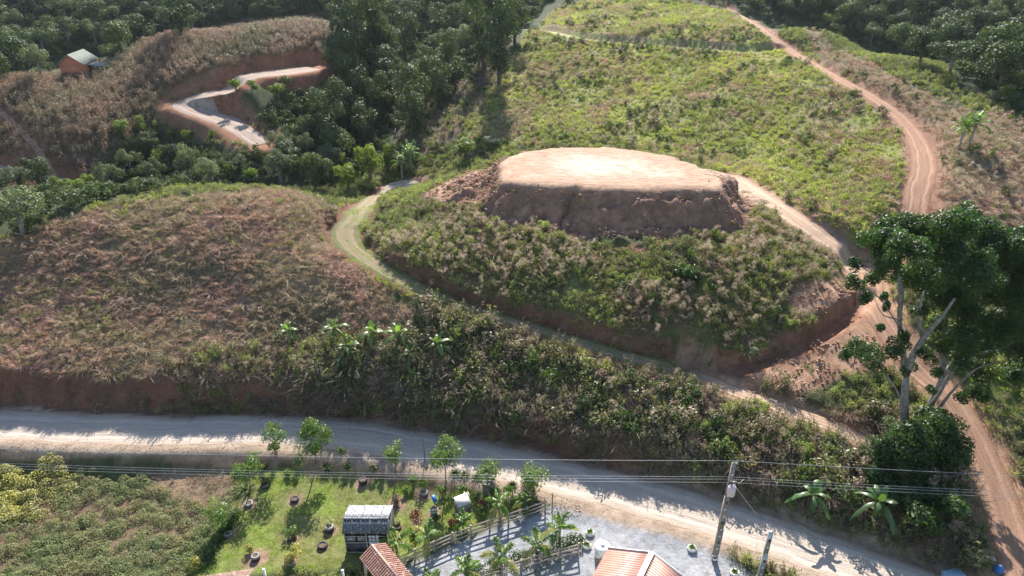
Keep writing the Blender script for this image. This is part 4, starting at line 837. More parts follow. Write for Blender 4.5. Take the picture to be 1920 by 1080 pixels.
for u_, v_, r_ in CL:
    dy = random.uniform(-3.2, 3.2) if r_ > 24 else random.uniform(-1.2, .8); c0 = rel(at_y(u_, v_, Y0 + dy)); rad = r_ * (Y0) / 1150 * 1.22
    nsub = max(3, int(r_ / 6)); k = int(r_ * r_ * 1.5) + 60
    sc0 = c0 + rsph(nsub) * rad * .62 * rng.random((nsub, 1)) ** .4 * np.array([1, 1, .75]); li = rng.integers(0, nsub, k); d = rsph(k); d[:, 2] += .3; d = unit(d)
    P = sc0[li] + d * (rad * .46 * (.45 + .6 * rng.random(k) ** .5))[:, None]; lt = rng.random(nsub)[li] * .5 + rng.random(k) * .5
    g.cards(P, unit(d + rng.normal(size=(k, 3)) * .6), .20 * (.7 + .6 * rng.random(k)), .095, tone=lt)
link('crown', g.mesh('big_crown', [M_big]), big)
# shrubs massed round its foot and along the right end of the bank
SHR = [(1665,800,1.0,'grey-green shrub left of the big tree foot','grey_shrub','pale'),(1640,840,1.1,'grey-green bush on the bank left of the big tree, lower','grey_shrub','pale'),(1752,848,1.0,'glossy vine-covered bush right of the big tree trunk','leafy_bush','mass'),(1712,872,1.0,'dark glossy bush wrapped round the big tree foot','leafy_bush','mass'),
       (1770,850,1.3,'dark bush below the glossy vine-covered one beside the hill track','leafy_bush','bush'),(1668,878,.75,'shaded dark bush under the big tree foot, left','leafy_bush','mass'),(1735,950,1.7,'lowest shaded dark bush at the right end of the bank','leafy_bush','bush'),(1650,910,1.1,'dark bush beside the right banana plant','leafy_bush','bush'),
       (1560,830,1.0,'light green shrub at the top of the bank near the side path','shrub','shrub'),(1500,840,.9,'rounded olive shrub above the left banana plant','shrub','shrub'),(1590,850,.8,'light green shrub between the side path and the banana plants','shrub','shrub'),(1430,820,.7,'small olive shrub on the bank above the power pole','shrub','shrub'),
       (1340,800,.9,'dark rounded shrub on the bank below the side path','leafy_bush','bush'),(1180,790,.9,'dark green shrub in the middle of the bank','leafy_bush','bush'),(1290,740,.9,'dark bush under the end of the terrace track','leafy_bush','bush'),(1240,810,.7,'pale-leaved shrub low on the bank above the bright road','shrub','pale'),(950,640,.6,'light bush just under the terrace track','shrub','shrub'),(870,650,.7,'olive bush right of the wild banana leaves','shrub','shrub'),(1420,760,.8,'brown green shrub beside the side path','shrub','shrub'),
       (1480,600,.6,'small green shrub at the top of the ditch','shrub','shrub'),(1410,655,.8,'leafy pale shrub overhanging the ditch','shrub','pale'),(1290,510,1.0,'dark green bush patch below the mound face','leafy_bush','bush'),(1020,420,.7,'bright green low shrub at the left foot of the mound face','shrub','shrub')]
BM = {'mass': [bushmesh(2.2, 4.9, 22, 8500, .23, M_big, lr=.36) for _ in range(3)], 'bush': [bushmesh(1.15, 2.0, 10, 2200, .2, M_big) for _ in range(3)], 'shrub': [bushmesh(1.0, 1.5, 9, 1500, .17, M_green) for _ in range(3)], 'pale': [bushmesh(1.0, 1.6, 9, 1500, .17, M_forpale) for _ in range(2)]}
for u_, v_, s, lab, nm, kd in SHR:
    q = hit([u_], [v_ + 14 * s])[0]; o_ = link(nm, random.choice(BM[kd]), None, q - [0, 0, .1], lab, 'bush'); o_.rotation_euler = (0, 0, random.random() * 6.28); o_.scale = (s * 1.1, s * 1.1, s)

# ------------------------------------------------------------------ the garden and the yard
def thing(name, loc, label, cat, group=None, rz=0.0, s=1.0):
    o = bpy.data.objects.new(name, None); C.objects.link(o); o.location = loc; o.rotation_euler = (0, 0, rz); o.scale = (s, s, s); o['label'] = label; o['category'] = cat
    if group: o['group'] = group
    return o
def gp(u, v): return hit([u], [v])[0]
M_wood = surf('grey_wood', (.44, .37, .31), (.30, .25, .21), 8, .9, .4, 40, c3=(.42, .36, .30), s3=3)
M_conc = surf('concrete', (.26, .22, .18), (.18, .15, .12), 5, .9, .3, 30, c3=(.33, .29, .24), s3=2)
M_white = surf('white_paint', (.78, .76, .72), (.62, .60, .56), 6, .6, .1, 20)
M_rubber = surf('old_rubber', (.06, .055, .055), (.035, .033, .033), 10, .7, .3, 40)
M_soil = surf('soil', (.16, .10, .07), (.10, .065, .045), 20, .95, .5, 60)
M_metal = surf('dull_metal', (.45, .44, .43), (.3, .3, .3), 10, .45, metal=.6)
M_wire = surf('wire', (.55, .55, .55), (.5, .5, .5), 10, .5, metal=.3)
M_blue = surf('blue_plastic', (.04, .16, .42), (.03, .12, .33), 8, .4)
M_pink = surf('pale_pink_enamel', (.62, .50, .48), (.52, .42, .40), 8, .5)
M_trunk = surf('palm_trunk', (.34, .29, .22), (.22, .19, .14), 14, .9, .4, 30)
M_palm = leafmat('palm_leaf', (.13, .22, .045), (.10, .17, .035), trans=.45, rough=.4, spec=.5)
M_palmY = leafmat('old_palm_leaf', (.34, .33, .11), (.28, .28, .10), trans=.45, rough=.45)
M_ban = leafmat('banana_leaf', (.08, .145, .045), (.06, .11, .035), trans=.4, rough=.4, spec=.45)
M_gard = leafmat('garden_leaf', (.13, .20, .05), (.10, .16, .04), trans=.45, rough=.45)
M_gdark = leafmat('dark_garden_leaf', (.05, .10, .025), (.06, .09, .03), trans=.35)
M_gred = leafmat('red_leaf', (.20, .07, .05), (.16, .10, .05), trans=.4, tsat=(1.4, .8, .6))
M_var = leafmat('variegated_leaf', (.42, .42, .22), (.34, .36, .16), trans=.4)
# --- young trees of the garden: crown + trunk (+ a white-rimmed tyre planter is its own thing)
def gtree(name, u, v, cu, cv, rpx, mat, label, cat='tree', col_=1.0, leaf=.2, kmul=1.0, flat=1.0, group=None):
    b0 = gp(u, v); top = at_y(cu, cv, b0[1]) - b0; r_ = rpx * (b0[1]) / 1150; t_ = thing(name, b0, label, cat, group)
    g, c, rad = blobcrown(r_ * 1.42, r_ * 2.6 * flat, 11, int((320 + 1100 * r_ * r_) * kmul), leaf, mat, base_z=0, lr=.46, asp=.5)
    for a_ in g.V: a_ += np.array([top[0], top[1], top[2] - r_ * 1.3 * flat])
    cc = [q + np.array([top[0], top[1], top[2] - r_ * 1.3 * flat]) for q in c]
    link('crown', g.mesh('crown', [mat]), t_); g = Geo(); e_ = np.array([top[0], top[1], max(.3, top[2] - r_ * .3)]); g.tube([[0, 0, -.1], e_ * .5 + [.03, .02, 0], e_], [.07, .055, .04], sides=6)
    for q in cc[:5]: g.tube([e_ * .75, q], [.03, .012], sides=4)
    link('trunk', g.mesh('trunk', [M_bark], True), t_); return t_
gtree('garden_tree', 592, 868, 587, 818, 30, M_gard, 'largest round garden tree between the lawn and the shaded road', kmul=1.5)
gtree('garden_tree', 515, 856, 514, 816, 21, M_gard, 'thin pale-crowned young tree beside the road left of the largest garden tree', kmul=.7)
gtree('garden_tree', 469, 925, 465, 877, 24, M_gard, 'round young tree at the upper left corner of the lawn')
gtree('garden_tree', 742, 888, 740, 851, 17, M_gard, 'small round tree with thin bare stem above the middle of the lawn')
gtree('garden_tree', 836, 905, 832, 850, 28, M_gard, 'tall light green garden tree at the middle of the road edge', kmul=1.3)
gtree('garden_tree', 914, 906, 913, 886, 21, M_gard, 'low round garden tree growing in a tyre right of the tall one', flat=.8)
gtree('garden_tree', 1002, 928, 1001, 905, 26, M_gard, 'bushy garden tree at the right end of the planting by the gravel', kmul=1.2)
gtree('garden_tree', 418, 990, 410, 957, 26, M_gard, 'loose spreading young tree at the left border of the lawn', kmul=.8)
def gshrub(name, u, v, rpx, mat, label, flat=.9, leaf=.15, k=1.0, spiky=False, group=None):
    b0 = gp(u, v); r_ = rpx * b0[1] / 1150
    if spiky:
        n_ = 90; g = Geo(); a = rng.random(n_) * 6.28; P = np.stack([np.cos(a) * r_ * .35, np.sin(a) * r_ * .35, 0 * a], -1); D = unit(np.stack([np.cos(a) * .55, np.sin(a) * .55, 1 + 0 * a], -1) + rng.normal(size=(n_, 3)) * .2); g.blades(P, D, r_ * 1.9, .06, .5, seg=3); me = g.mesh('shrub', [mat])
    else: me = blobcrown(r_, r_ * 1.8 * flat, 8, int((150 + 900 * r_ * r_) * k), leaf, mat, base_z=.02, lr=.45)[0].mesh('shrub', [mat])
    return link(name, me, None, b0, label, 'shrub', group)
gshrub('yellow_shrub', 549, 1052, 24, M_yellow, 'bright yellow-green shrub on the lawn, the largest yellow one', 1.0, .14, 1.6)
gshrub('yellow_shrub', 469, 1036, 13, M_yellow, 'small yellow shrub above the tyre on the lower left lawn', .8)
gshrub('yellow_shrub', 366, 1066, 18, M_yellow, 'yellow shrub at the lower left corner beside the brown roof')
gshrub('yellow_shrub', 520, 1086, 9, M_yellow, 'tiny yellow shrub at the bottom edge beside a white post')
gshrub('dark_shrub', 515, 850, 15, M_gdark, 'dark leafy shrub at the foot of the thin pale-crowned tree')
gshrub('dark_shrub', 614, 876, 9, M_gdark, 'small upright green plant below the largest garden tree', spiky=True)
gshrub('dark_shrub', 498, 905, 12, M_gdark, 'small dark shrub right of the upper left corner tree')
for i, (u_, v_) in enumerate([(853,890),(872,893),(893,898),(918,902),(960,912),(985,935)]):
    gshrub('spiky_shrub', u_, v_, 9, M_gdark, ['first', 'second', 'third', 'fourth', 'fifth', 'sixth'][i] + ' spiky dark shrub from the left in the row behind the garden', spiky=True, group='spiky shrubs in a row by the road')
gshrub('tall_grass_clump', 463, 922, 15, M_gdark, 'dark strappy clump under the upper left corner tree', spiky=True)
gshrub('broad_shrub', 548, 1005, 16, M_gard, 'green bushy plant in a tyre in the middle of the lawn', 1.1)
gshrub('variegated_shrub', 618, 988, 13, M_var, 'cream variegated plant in a white-rimmed planter left of the shade house', 1.0)
gshrub('red_shrub', 780, 975, 15, M_gred, 'reddish brown leafed shrub right of the shade house', 1.2)
gshrub('brown_bush', 744, 942, 13, M_brush, 'dry brown bush right above the shade house', .9)
gshrub('variegated_shrub', 745, 984, 9, M_var, 'small pale plant in a black pot touching the right side of the shade house', .9)
gshrub('planted_shrub', 795, 914, 14, M_gard, 'green plant growing out of the white-rimmed tyre below the road', .9)
gshrub('border_shrub', 775, 905, 12, M_gard, 'light green shrub at the back of the garden left of the white-rimmed tyre')
gshrub('border_shrub', 845, 940, 14, M_gdark, 'dark shrub behind the wooden well box')
gshrub('border_shrub', 905, 965, 13, M_gard, 'green shrub beside the rail fence between two palms')
gshrub('border_shrub', 925, 930, 13, M_gdark, 'dark green shrub behind the palms near the right garden end')
gshrub('hollow_shrub', 428, 992, 9, M_gdark, 'dark plant in the white-rimmed tyre on the left lawn border')
for i, (u_, v_, r_, m_, l_) in enumerate([(868,925,13,M_gard,'light shrub left of the low round garden tree'),(890,935,12,M_gdark,'dark shrub below the low round garden tree'),(905,950,12,M_gred,'reddish shrub among the palms right of the well box'),(955,925,13,M_gard,'light shrub behind the right end of the rail fence'),(965,945,12,M_gdark,'dark shrub against the rail fence near its right end'),(830,925,12,M_gard,'feathery green shrub left of the well box'),(850,985,11,M_gred,'small reddish plant left of the palm below the well box'),(775,1010,11,M_gard,'shrub between the two palms beside the shade house'),(820,975,10,M_gdark,'dark low plant below the barrel planter'),(760,925,10,M_gard,'leafy plant at the shaded back edge of the lawn'),(700,884,10,M_gdark,'low dark plant on the bank above the lone tyre stack'),(650,880,10,M_gdark,'small dark plant on the shaded bank under the road'),(560,870,12,M_gdark,'dark shrub left of the largest garden tree foot'),(540,890,9,M_gard,'small light plant below the dark shrub by the largest tree'),(408,1015,12,M_gdark,'dark shrub on the border below the loose spreading tree'),(640,850,9,M_gard,'small plant at the lower verge of the shaded road'),(1010,950,11,M_gdark,'dark plant at the upper end of the rail fence'),(985,905,12,M_gard,'light shrub left of the bushy tree by the gravel')]):
    gshrub('garden_shrub', u_, v_, r_, m_, l_)
# strappy hedge along the left garden border
HB = [gp(378 + (478 - 378) * t_, 1062 + (905 - 1062) * t_) for t_ in np.linspace(0, .62, 12)]
g = Geo()
for q in HB:
    n_ = 120; b0 = q - HB[0]; P = b0 + rng.normal(size=(n_, 3)) * [.28, .28, 0]; D = unit(rng.normal(size=(n_, 3)) * .45 + [0, 0, 1]); g.blades(P, D, .8 * (.6 + .6 * rng.random(n_)), .05, .5, seg=3)
link('border_hedge', g.mesh('border_hedge', [M_gdark]), None, HB[0], 'dark strappy hedge running down the left border of the lawn', 'hedge')
# second hedge, under the yard palms
HB = [gp(u_, v_) for u_, v_ in ((890,1078),(930,1066),(975,1052),(1015,1042),(1050,1028),(1075,1020))]
g = Geo()
for q in HB:
    n_ = 340; b0 = q - HB[0] + [0, 0, .45]; d = rsph(n_); g.cards(b0 + d * np.array([.95, .6, .5]) * (.6 + .4 * rng.random((n_, 1))), unit(d + rsph(n_) * .5), .2, .1)
link('yard_hedge', g.mesh('yard_hedge', [M_gdark]), None, HB[0], 'dark low hedge under the palms beside the gravel yard', 'hedge')
# --- palms
def frond(L, mat_i, g, az, el, droop, n_=26, wid=.42):
    t_ = np.linspace(0, 1, 12); d = np.array([math.cos(az), math.sin(az), 0]); rad = L * (t_ * math.cos(el) + .0); z = L * (t_ * math.sin(el) - droop * t_ ** 2.2); rad = rad * (1 - .12 * t_ * droop)
    P = d * rad[:, None] + np.array([0, 0, 1]) * z[:, None]; g.tube(P, np.linspace(.025, .008, 12), sides=4, mat=1, cap=False)
    tt = np.linspace(.14, 1, n_); C_ = np.stack([np.interp(tt, t_, P[:, i]) for i in range(3)], -1); T_ = unit(np.stack([np.interp(tt, t_, np.gradient(P[:, i])) for i in range(3)], -1)); sd_ = np.cross(T_, [0, 0, 1.]); sd_ = unit(sd_)
    for sgn in (-1, 1):
        ll = wid * L * .5 * np.sin(np.clip(tt * 1.05, 0, 1) * math.pi * .82 + .35) * (.85 + .3 * rng.random(n_)); D = unit(sd_ * sgn + T_ * .75 + np.array([0, 0, .12]))
        g.blades(C_, D, ll, .085, .55, mat=mat_i, tone=.3 + .5 * rng.random(n_), seg=2)
def palm_meshes(L, nf, h, r0, yellow=2, seed=0):
    g = Geo()
    for i in range(nf):
        k = i / (nf - 1); el = R(82 - 78 * k + random.uniform(-6, 6)); frond(L * random.uniform(.85, 1.1), 2 if i >= nf - yellow else 0, g, i * 2.399 + random.random() * .4, el, .18 + .55 * k)
    cm = g.mesh('palm_crown', [M_palm, M_trunk, M_palmY]); g = Geo(); z = np.linspace(-.2, h, 8); g.tube(np.stack([.04 * np.sin(z * 1.3), .03 * np.cos(z), z], -1), np.linspace(r0 * 1.5, r0, 8), sides=9)
    g.tube([[0, 0, h - .05], [0, 0, h + .25]], [r0 * 1.15, r0 * .5], sides=8); return cm, g.mesh('palm_trunk', [M_trunk], True), h
PM = [palm_meshes(1.75, 10, 1.3, .075, 3), palm_meshes(1.8, 9, 1.7, .08, 2), palm_meshes(1.7, 11, 1.1, .07, 2), palm_meshes(1.9, 9, 1.5, .08, 4)]
def palm(u, v, k, s, label, group='young palms along the rail fence and the yard'):
    cm, tm, h = PM[k]; y0 = gp(u, v + 30)[1]; q = gp(u, v + 24 * s)
    for _ in range(4):
        uu, vv = proj(q[0], q[1], q[2] + h * s + .35); pu, pv = proj(*q); q = gp(float(pu) + u - float(uu), float(pv) + (v - float(vv)))
    t_ = thing('palm_tree', q, label, 'palm', group, random.random() * 6.28, s); a = link('crown', cm, t_, (0, 0, h)); link('trunk', tm, t_); return t_
palm(742, 1012, 0, 1.0, 'palm with cream hanging fronds at the right side of the shade house')
palm(802, 1000, 3, .95, 'palm with a bright yellow heart on the lawn by the rail fence')
palm(868, 972, 2, .8, 'palm directly below the wooden well box')
palm(937, 937, 1, .95, 'broad-leaved palm at the right end of the lawn')
palm(985, 935, 2, .8, 'small palm nearest the upper end of the rail fence')
palm(1051, 985, 1, 1.0, 'tallest yard palm left of the two white tyre pots')
palm(1007, 1015, 0, 1.0, 'yard palm between the tallest one and the orange-hearted one')
palm(940, 1035, 3, 1.0, 'yard palm with an orange heart and pale drooping fronds')
palm(875, 1064, 2, .95, 'dark green yard palm below the rail fence near the bottom edge')
palm(808, 1088, 1, .9, 'pale palm cut by the bottom edge beside the garden hoop')
# --- tyres and pots
def tyre_mesh(r=.33, w_=.22, mat=M_rubber, rim=None):
    g = Geo(); th = np.linspace(0, 2 * math.pi, 11)
    g.lathe([(r * .62, w_ * .02), (r * .62, w_ * .9), (r * .72, w_), (r * .9, w_), (r, w_ * .82), (r * 1.03, w_ * .5), (r, w_ * .18), (r * .9, 0), (r * .7, 0)], sides=24)
    for i in range(24):
        a = i * math.pi / 12; g.box((math.cos(a) * r * 1.02, math.sin(a) * r * 1.02, w_ * .5), (.03, .05, w_ * .7), a)
    return g.mesh('tyre', [mat], False)
TY = tyre_mesh(); TYW = tyre_mesh(.34, .24, M_white); TYG = tyre_mesh(.33, .22, surf('painted_rubber', (.34, .33, .32), (.14, .13, .13), 7, .7))
def tyre(u, v, white, label, rimw=False, plant=None, s=1.0, stack=1):
    q = gp(u, v); t_ = thing('tyre_planter', q, label, 'planter', 'tyre planters on the lawn and in the yard', random.random() * 6, s)
    for i in range(stack): link('tyre', TYW if (white and u > 1090) else (TYG if white or (rimw and i == stack - 1) else TY), t_, (0, 0, .23 * i))
    g = Geo(); g.lathe([(0, .17 + .23 * (stack - 1)), (.21, .16 + .23 * (stack - 1))], sides=14); link('soil', g.mesh('soil', [M_soil]), t_)
    if plant:
        n_ = 46; g = Geo(); a = rng.random(n_) * 6.28; D = unit(np.stack([np.cos(a) * .6, np.sin(a) * .6, 1 + 0 * a], -1) + rng.normal(size=(n_, 3)) * .2); g.blades(np.stack([np.cos(a) * .06, np.sin(a) * .06, .18 + 0 * a], -1), D, .42, .05, .6, seg=3)
        link('potted_plant', g.mesh('potted_plant', [plant]), None, q, 'green plant growing in ' + PLL[0], 'plant'); PLL.pop(0)
PLL = ['the upper white tyre pot beside the tank', 'the lower white tyre pot beside the tank', 'the lone white tyre pot left of the power pole', 'the white tyre pot at the bottom edge']
tyre(681, 906, False, 'grey tyre stack alone on a ring of bare soil above the shade house', rimw=False, stack=2)
tyre(553, 938, False, 'dark tyre lying in the shadow of the largest garden tree'); tyre(467, 946, False, 'dark tyre under the upper left corner tree', rimw=True)
tyre(498, 912, False, 'half-hidden tyre at the foot of a small dark shrub')
tyre(428, 1003, True, 'white-rimmed tyre on the left lawn border', s=.9); tyre(548, 1010, False, 'tyre holding the green bushy plant mid lawn'); tyre(618, 994, False, 'white-topped tyre stack holding the cream variegated plant', rimw=True, stack=2)
tyre(605, 1025, False, 'dark tyre lying on the lawn below the cream variegated plant', s=1.1); tyre(480, 1048, False, 'pale-rimmed tyre on a wide bare ring at the lower left of the lawn', rimw=True, stack=2, s=.9)
tyre(547, 1058, True, 'white tyre at the foot of the largest yellow shrub', s=.8); tyre(795, 926, True, 'white-rimmed tyre with a green plant at the back of the garden'); tyre(913, 908, True, 'pale tyre around the low round garden tree')
tyre(746, 990, False, 'black tyre pot with a small pale plant touching the shade house', s=.85); tyre(613, 884, False, 'small dark tyre just below the largest garden tree', s=.7)
tyre(1106, 1001, True, 'white tyre pot with a plant, upper of two beside the water tank', plant=M_gard, s=.95); tyre(1100, 1025, True, 'white tyre pot with a plant, lower of two beside the water tank', plant=M_gard, s=.95)
tyre(1297, 1030, True, 'white tyre pot alone on the gravel left of the power pole', plant=M_gard, s=.95); tyre(1377, 1076, True, 'white tyre pot at the bottom edge below the power pole', plant=M_gard, s=.95)
# --- rail fences
def fence(pts, npost, label, h=1.15, rails=(.35, .72, 1.08), uneven=.04):
    W = [gp(*p_) for p_ in pts]; t_ = thing('rail_fence', W[0], label, 'fence'); L_ = np.array(W)[:, :2]; seg = np.concatenate([[0], np.cumsum(np.linalg.norm(np.diff(L_, axis=0), axis=1))]); ss = np.linspace(0, seg[-1], npost)
    X = np.interp(ss, seg, L_[:, 0]); Y = np.interp(ss, seg, L_[:, 1]); Zp = H(X, Y); tops = []
    for i in range(npost):
        g = Geo(); hh = h + random.uniform(-.05, .1); g.beam([0, 0, -.2], [random.gauss(0, .02), random.gauss(0, .02), hh], .12, .11); p_ = link('post', g.mesh('post', [M_wood]), t_, (X[i] - W[0][0], Y[i] - W[0][1], Zp[i] - W[0][2]))
    for rz_ in rails:
        for i in range(npost - 1):
            g = Geo(); a = np.array([X[i], Y[i], Zp[i] + rz_]) - W[0]; b_ = np.array([X[i + 1], Y[i + 1], Zp[i + 1] + rz_]) - W[0]; e_ = unit((b_ - a)[None])[0] * .08; off = np.array([0, -.09, 0])
            g.beam(a - e_ + off + [0, 0, random.gauss(0, uneven * .4)], b_ + e_ + off + [0, 0, random.gauss(0, uneven * .4)], .035, .12); link('rail', g.mesh('rail', [M_wood]), t_)
    return t_
fence([(742,1066),(800,1040),(870,1010),(950,983),(1022,958)], 9, 'long weathered rail fence slanting between the lawn and the gravel lane')
fence([(905,1092),(960,1075),(1020,1055),(1083,1040)], 6, 'shorter dark rail fence under the yard palms')
# --- shade house
q = gp(651, 1037); sh = thing('shade_house', q, 'small shade house with weathered translucent ridge roof and dark cloth walls', 'shed'); Wd, Dp, hE, hR = 3.15, 2.4, 2.15, 2.95
M_cloth = surf('shade_cloth', (.045, .047, .05), (.10, .10, .10), 5, .8, .3, 30, c3=(.02, .02, .022), s3=2); M_sheet = surf('weathered_sheet', (.26, .26, .27), (.15, .15, .16), 4, .55, .2, 20, c3=(.55, .55, .55), s3=6)
M_sheetd = surf('shaded_sheet', (.11, .115, .12), (.06, .06, .065), 7, .6, .3, 20, c3=(.30, .30, .31), s3=9); M_pane = surf('pale_pane', (.6, .62, .62), (.45, .47, .47), 12, .5)  # darker copy of the roof sheet: the front slope's shade put into its colour
def corr(a, b_, c, d, n_, amp, mat, name, parent, thick=.02):
    """corrugated sheet: a-b along the eave (ribs across it), c-d opposite; raised ribs"""
    a, b_, c, d = (np.asarray(x_, float) for x_ in (a, b_, c, d)); nrm = unit(np.cross(b_ - a, c - a)[None])[0]; nrm = nrm if nrm[2] > 0 else -nrm
    t_ = np.linspace(0, 1, n_ * 4 + 1); w_ = (np.sin(t_ * n_ * 2 * math.pi) * amp)[:, None] * nrm; A = a + (b_ - a) * t_[:, None] + w_; B_ = c + (d - c) * t_[:, None] + w_; k = len(t_)
    V = np.vstack([A, B_, A - nrm * thick, B_ - nrm * thick]); i = np.arange(k - 1); Q = np.vstack([np.stack([i, i + 1, k + i + 1, k + i], -1), np.stack([2 * k + i, 3 * k + i, 3 * k + i + 1, 2 * k + i + 1], -1), np.stack([i, 2 * k + i, 2 * k + i + 1, i + 1], -1), np.stack([k + i, k + i + 1, 3 * k + i + 1, 3 * k + i], -1)])
    g = Geo(); g.add(V, Q); return link(name, g.mesh(name, [mat]), parent)
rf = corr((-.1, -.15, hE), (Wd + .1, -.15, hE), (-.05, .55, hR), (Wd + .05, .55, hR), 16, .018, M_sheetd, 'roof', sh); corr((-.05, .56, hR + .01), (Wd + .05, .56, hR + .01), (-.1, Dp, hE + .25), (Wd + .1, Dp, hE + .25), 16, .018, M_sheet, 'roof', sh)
g = Geo()
for x_ in np.linspace(-.08, Wd + .08, 6): g.beam((x_, -.17, hE + .05), (x_, .55, hR + .05), .035, .03); g.beam((x_, .55, hR + .05), (x_, Dp, hE + .3), .035, .03)
g.beam((-.1, .55, hR + .05), (Wd + .1, .55, hR + .05), .08, .04); link('batten', g.mesh('batten', [M_sheet]), rf)
g = Geo()
for x_, y_ in ((0, 0), (Wd / 2, 0), (Wd, 0), (0, Dp), (Wd, Dp), (Wd * .75, 0)): g.beam((x_, y_, -.1), (x_, y_, hE - .03), .08, .08)
for z_ in (.1, 1.1, 1.75, hE - .08): g.beam((0, -.01, z_), (Wd, -.01, z_), .05, .06)
link('frame', g.mesh('frame', [M_wood]), sh)
g = Geo()
g.box((Wd / 2, .08, .55), (Wd - .1, .02, 1.1)); g.box((0.02, Dp / 2, 1.1), (.02, Dp - .1, 2.0)); g.box((Wd - .02, Dp / 2, 1.1), (.02, Dp - .1, 2.0)); g.box((Wd / 2, Dp - .02, 1.1), (Wd - .1, .02, 2.1)); link('cloth_wall', g.mesh('cloth_wall', [M_cloth]), sh)
g = Geo()
for i in range(3):
    for j in range(4): g.box((Wd * .56 + i * .27 + .12, -.06, .75 + j * .33), (.23, .02, .28))
lw = link('lattice_window', g.mesh('lattice_window', [M_pane]), sh)
g = Geo()
for i in range(2): g.box((.45 + i * .8, .03, 1.42), (.66, .02, .4))
link('window', g.mesh('window', [M_sheet]), sh)
# --- tiled gate roof
M_tile = surf('clay_tile', (.33, .17, .125), (.20, .10, .075), 5, .85, .3, 20, c3=(.42, .29, .23), s3=3)
A = np.array(at(697, 1022, 1.75)); B = np.array(at(752, 1092, 1.75)); rd = B - A; L_ = np.linalg.norm(rd); rd /= L_; sdv = np.array([rd[1], -rd[0], 0]) * 1
tr_ = thing('tiled_gate_roof', (A[0], A[1], H(A[0], A[1])), 'small gabled clay tile roof over the gateway beside the shade house', 'gate roof'); o0 = np.array([A[0], A[1], H(A[0], A[1])]); zr = A[2] - o0[2]
def tiles(sgn, wid, drop):
    g = Geo(); rows = 6; colz = int(L_ / .19); dn = unit(np.array([[sdv[0] * sgn * wid, sdv[1] * sgn * wid, -drop]]))[0]; ln = math.hypot(wid, drop) / rows
    for i in range(colz):
        for j in range(rows):
            p0 = rd * (i + .5) * L_ / colz + np.array([0, 0, zr]) + dn * ln * j; th = np.linspace(0, math.pi, 5); up = unit(np.cross(rd, dn)[None])[0]; up = up if up[2] > 0 else -up
            V = []
            for e_, rr in ((0, .085), (ln * 1.15, .10)):
                for a in th: V.append(p0 + dn * e_ + rd * math.cos(a) * rr + up * (math.sin(a) * rr * .8 + (.03 if e_ == 0 else .05) - (.02 if e_ == 0 else 0)))
            g.add(np.array(V), np.array([[k, k + 1, k + 6, k + 5] for k in range(4)]), tone=random.random())
    g.beam(np.array([0, 0, zr - .05]) + dn * .02 + rd * 0, np.array([0, 0, zr - .05]) + dn * .02 + rd * L_, .05, .05)
    g.add(np.array([np.array([0, 0, zr - .01]), np.array([0, 0, zr - .01]) + rd * L_, np.array([0, 0, zr - .01]) + rd * L_ + dn * ln * rows, np.array([0, 0, zr - .01]) + dn * ln * rows]), np.array([[0, 1, 2, 3]]))
    return g.mesh('tile_slope', [M_tile])
link('tile_slope', tiles(1, .95, .55), tr_); link('tile_slope', tiles(-1, .95, .55), tr_)
g = Geo(); g.tube([np.array([0, 0, zr + .05]), np.array([0, 0, zr + .05]) + rd * L_], [.075, .075], sides=8); link('ridge_cap', g.mesh('ridge_cap', [surf('ridge_tile', (.45, .32, .26), (.33, .2, .15), 5)]), tr_)
for a_, b_ in ((.2, .8), (.2, -.8), (2.2, .8), (2.2, -.8)):
    g = Geo(); p0 = rd * a_ + sdv * b_; g.beam([p0[0], p0[1], -.1], [p0[0], p0[1], zr - .55], .14, .14); link('post', g.mesh('post', [M_wood]), tr_)
# --- brown roof at the lower left
A = np.array(at(478, 1065, 1.6)); B = np.array(at(352, 1084, 1.6)); q0 = np.array([B[0], B[1], H(B[0], B[1])])
br = thing('brown_roofed_shed', q0, 'shed with a stained brown sheet roof cut by the bottom edge', 'shed'); M_brown = surf('stained_brown_sheet', (.19, .12, .095), (.12, .08, .065), 5, .95, .2, 20, spec=.1, c3=(.34, .28, .24), s3=9)
a_ = B - q0; b2 = A - q0; dn = np.array([-.25, -3.2, .9]); corr(a_, b2, a_ + dn, b2 + dn, 18, .02, M_brown, 'roof', br)
g = Geo(); g.box(tuple((a_ + b2) / 2 + [0, -1.8, -1.3 - .05]), (3.2, 2.8, 2.3)); link('wall', g.mesh('wall', [M_wood]), br)
# --- pink corrugated roof
A = np.array([9.0, 30.8, 4.3]); rdv = np.array([-.5, -.866, 0]); sv = np.array([.866, -.5, 0]); q0 = np.array([9.0, 30.8, float(H(9.0, 30.8))]); q0 = q0 + rdv * .3
hs = thing('pink_roofed_house', q0, 'house under a pink corrugated metal gable roof at the bottom edge', 'house'); M_roof1 = surf('pink_sheet', (.56, .30, .235), (.50, .25, .19), 3, .4, .1, 10, c3=(.55, .30, .23), s3=2)
M_hwall = surf('house_wall', (.60, .55, .48), (.5, .46, .4), 4, .9)
a0 = A - q0; eL = a0 - sv * 2.95 - [0, 0, 1.25]; eR = a0 + sv * 2.95 - [0, 0, 1.25]; LL = 9.0
corr(a0, a0 + rdv * LL, eL, eL + rdv * LL, 46, .028, M_roof1, 'roof', hs); corr(a0, a0 + rdv * LL, eR, eR + rdv * LL, 46, .028, M_roof1, 'roof', hs)
g = Geo(); g.beam(a0 + [0, 0, .07], a0 + rdv * LL + [0, 0, .07], .34, .04); g.beam(a0 + [0, 0, .05] - rdv * .02, eL + [0, 0, .05] - rdv * .02, .06, .1); g.beam(a0 + [0, 0, .05] - rdv * .02, eR + [0, 0, .05] - rdv * .02, .06, .1); link('ridge_cap', g.mesh('ridge_cap', [M_white]), hs)
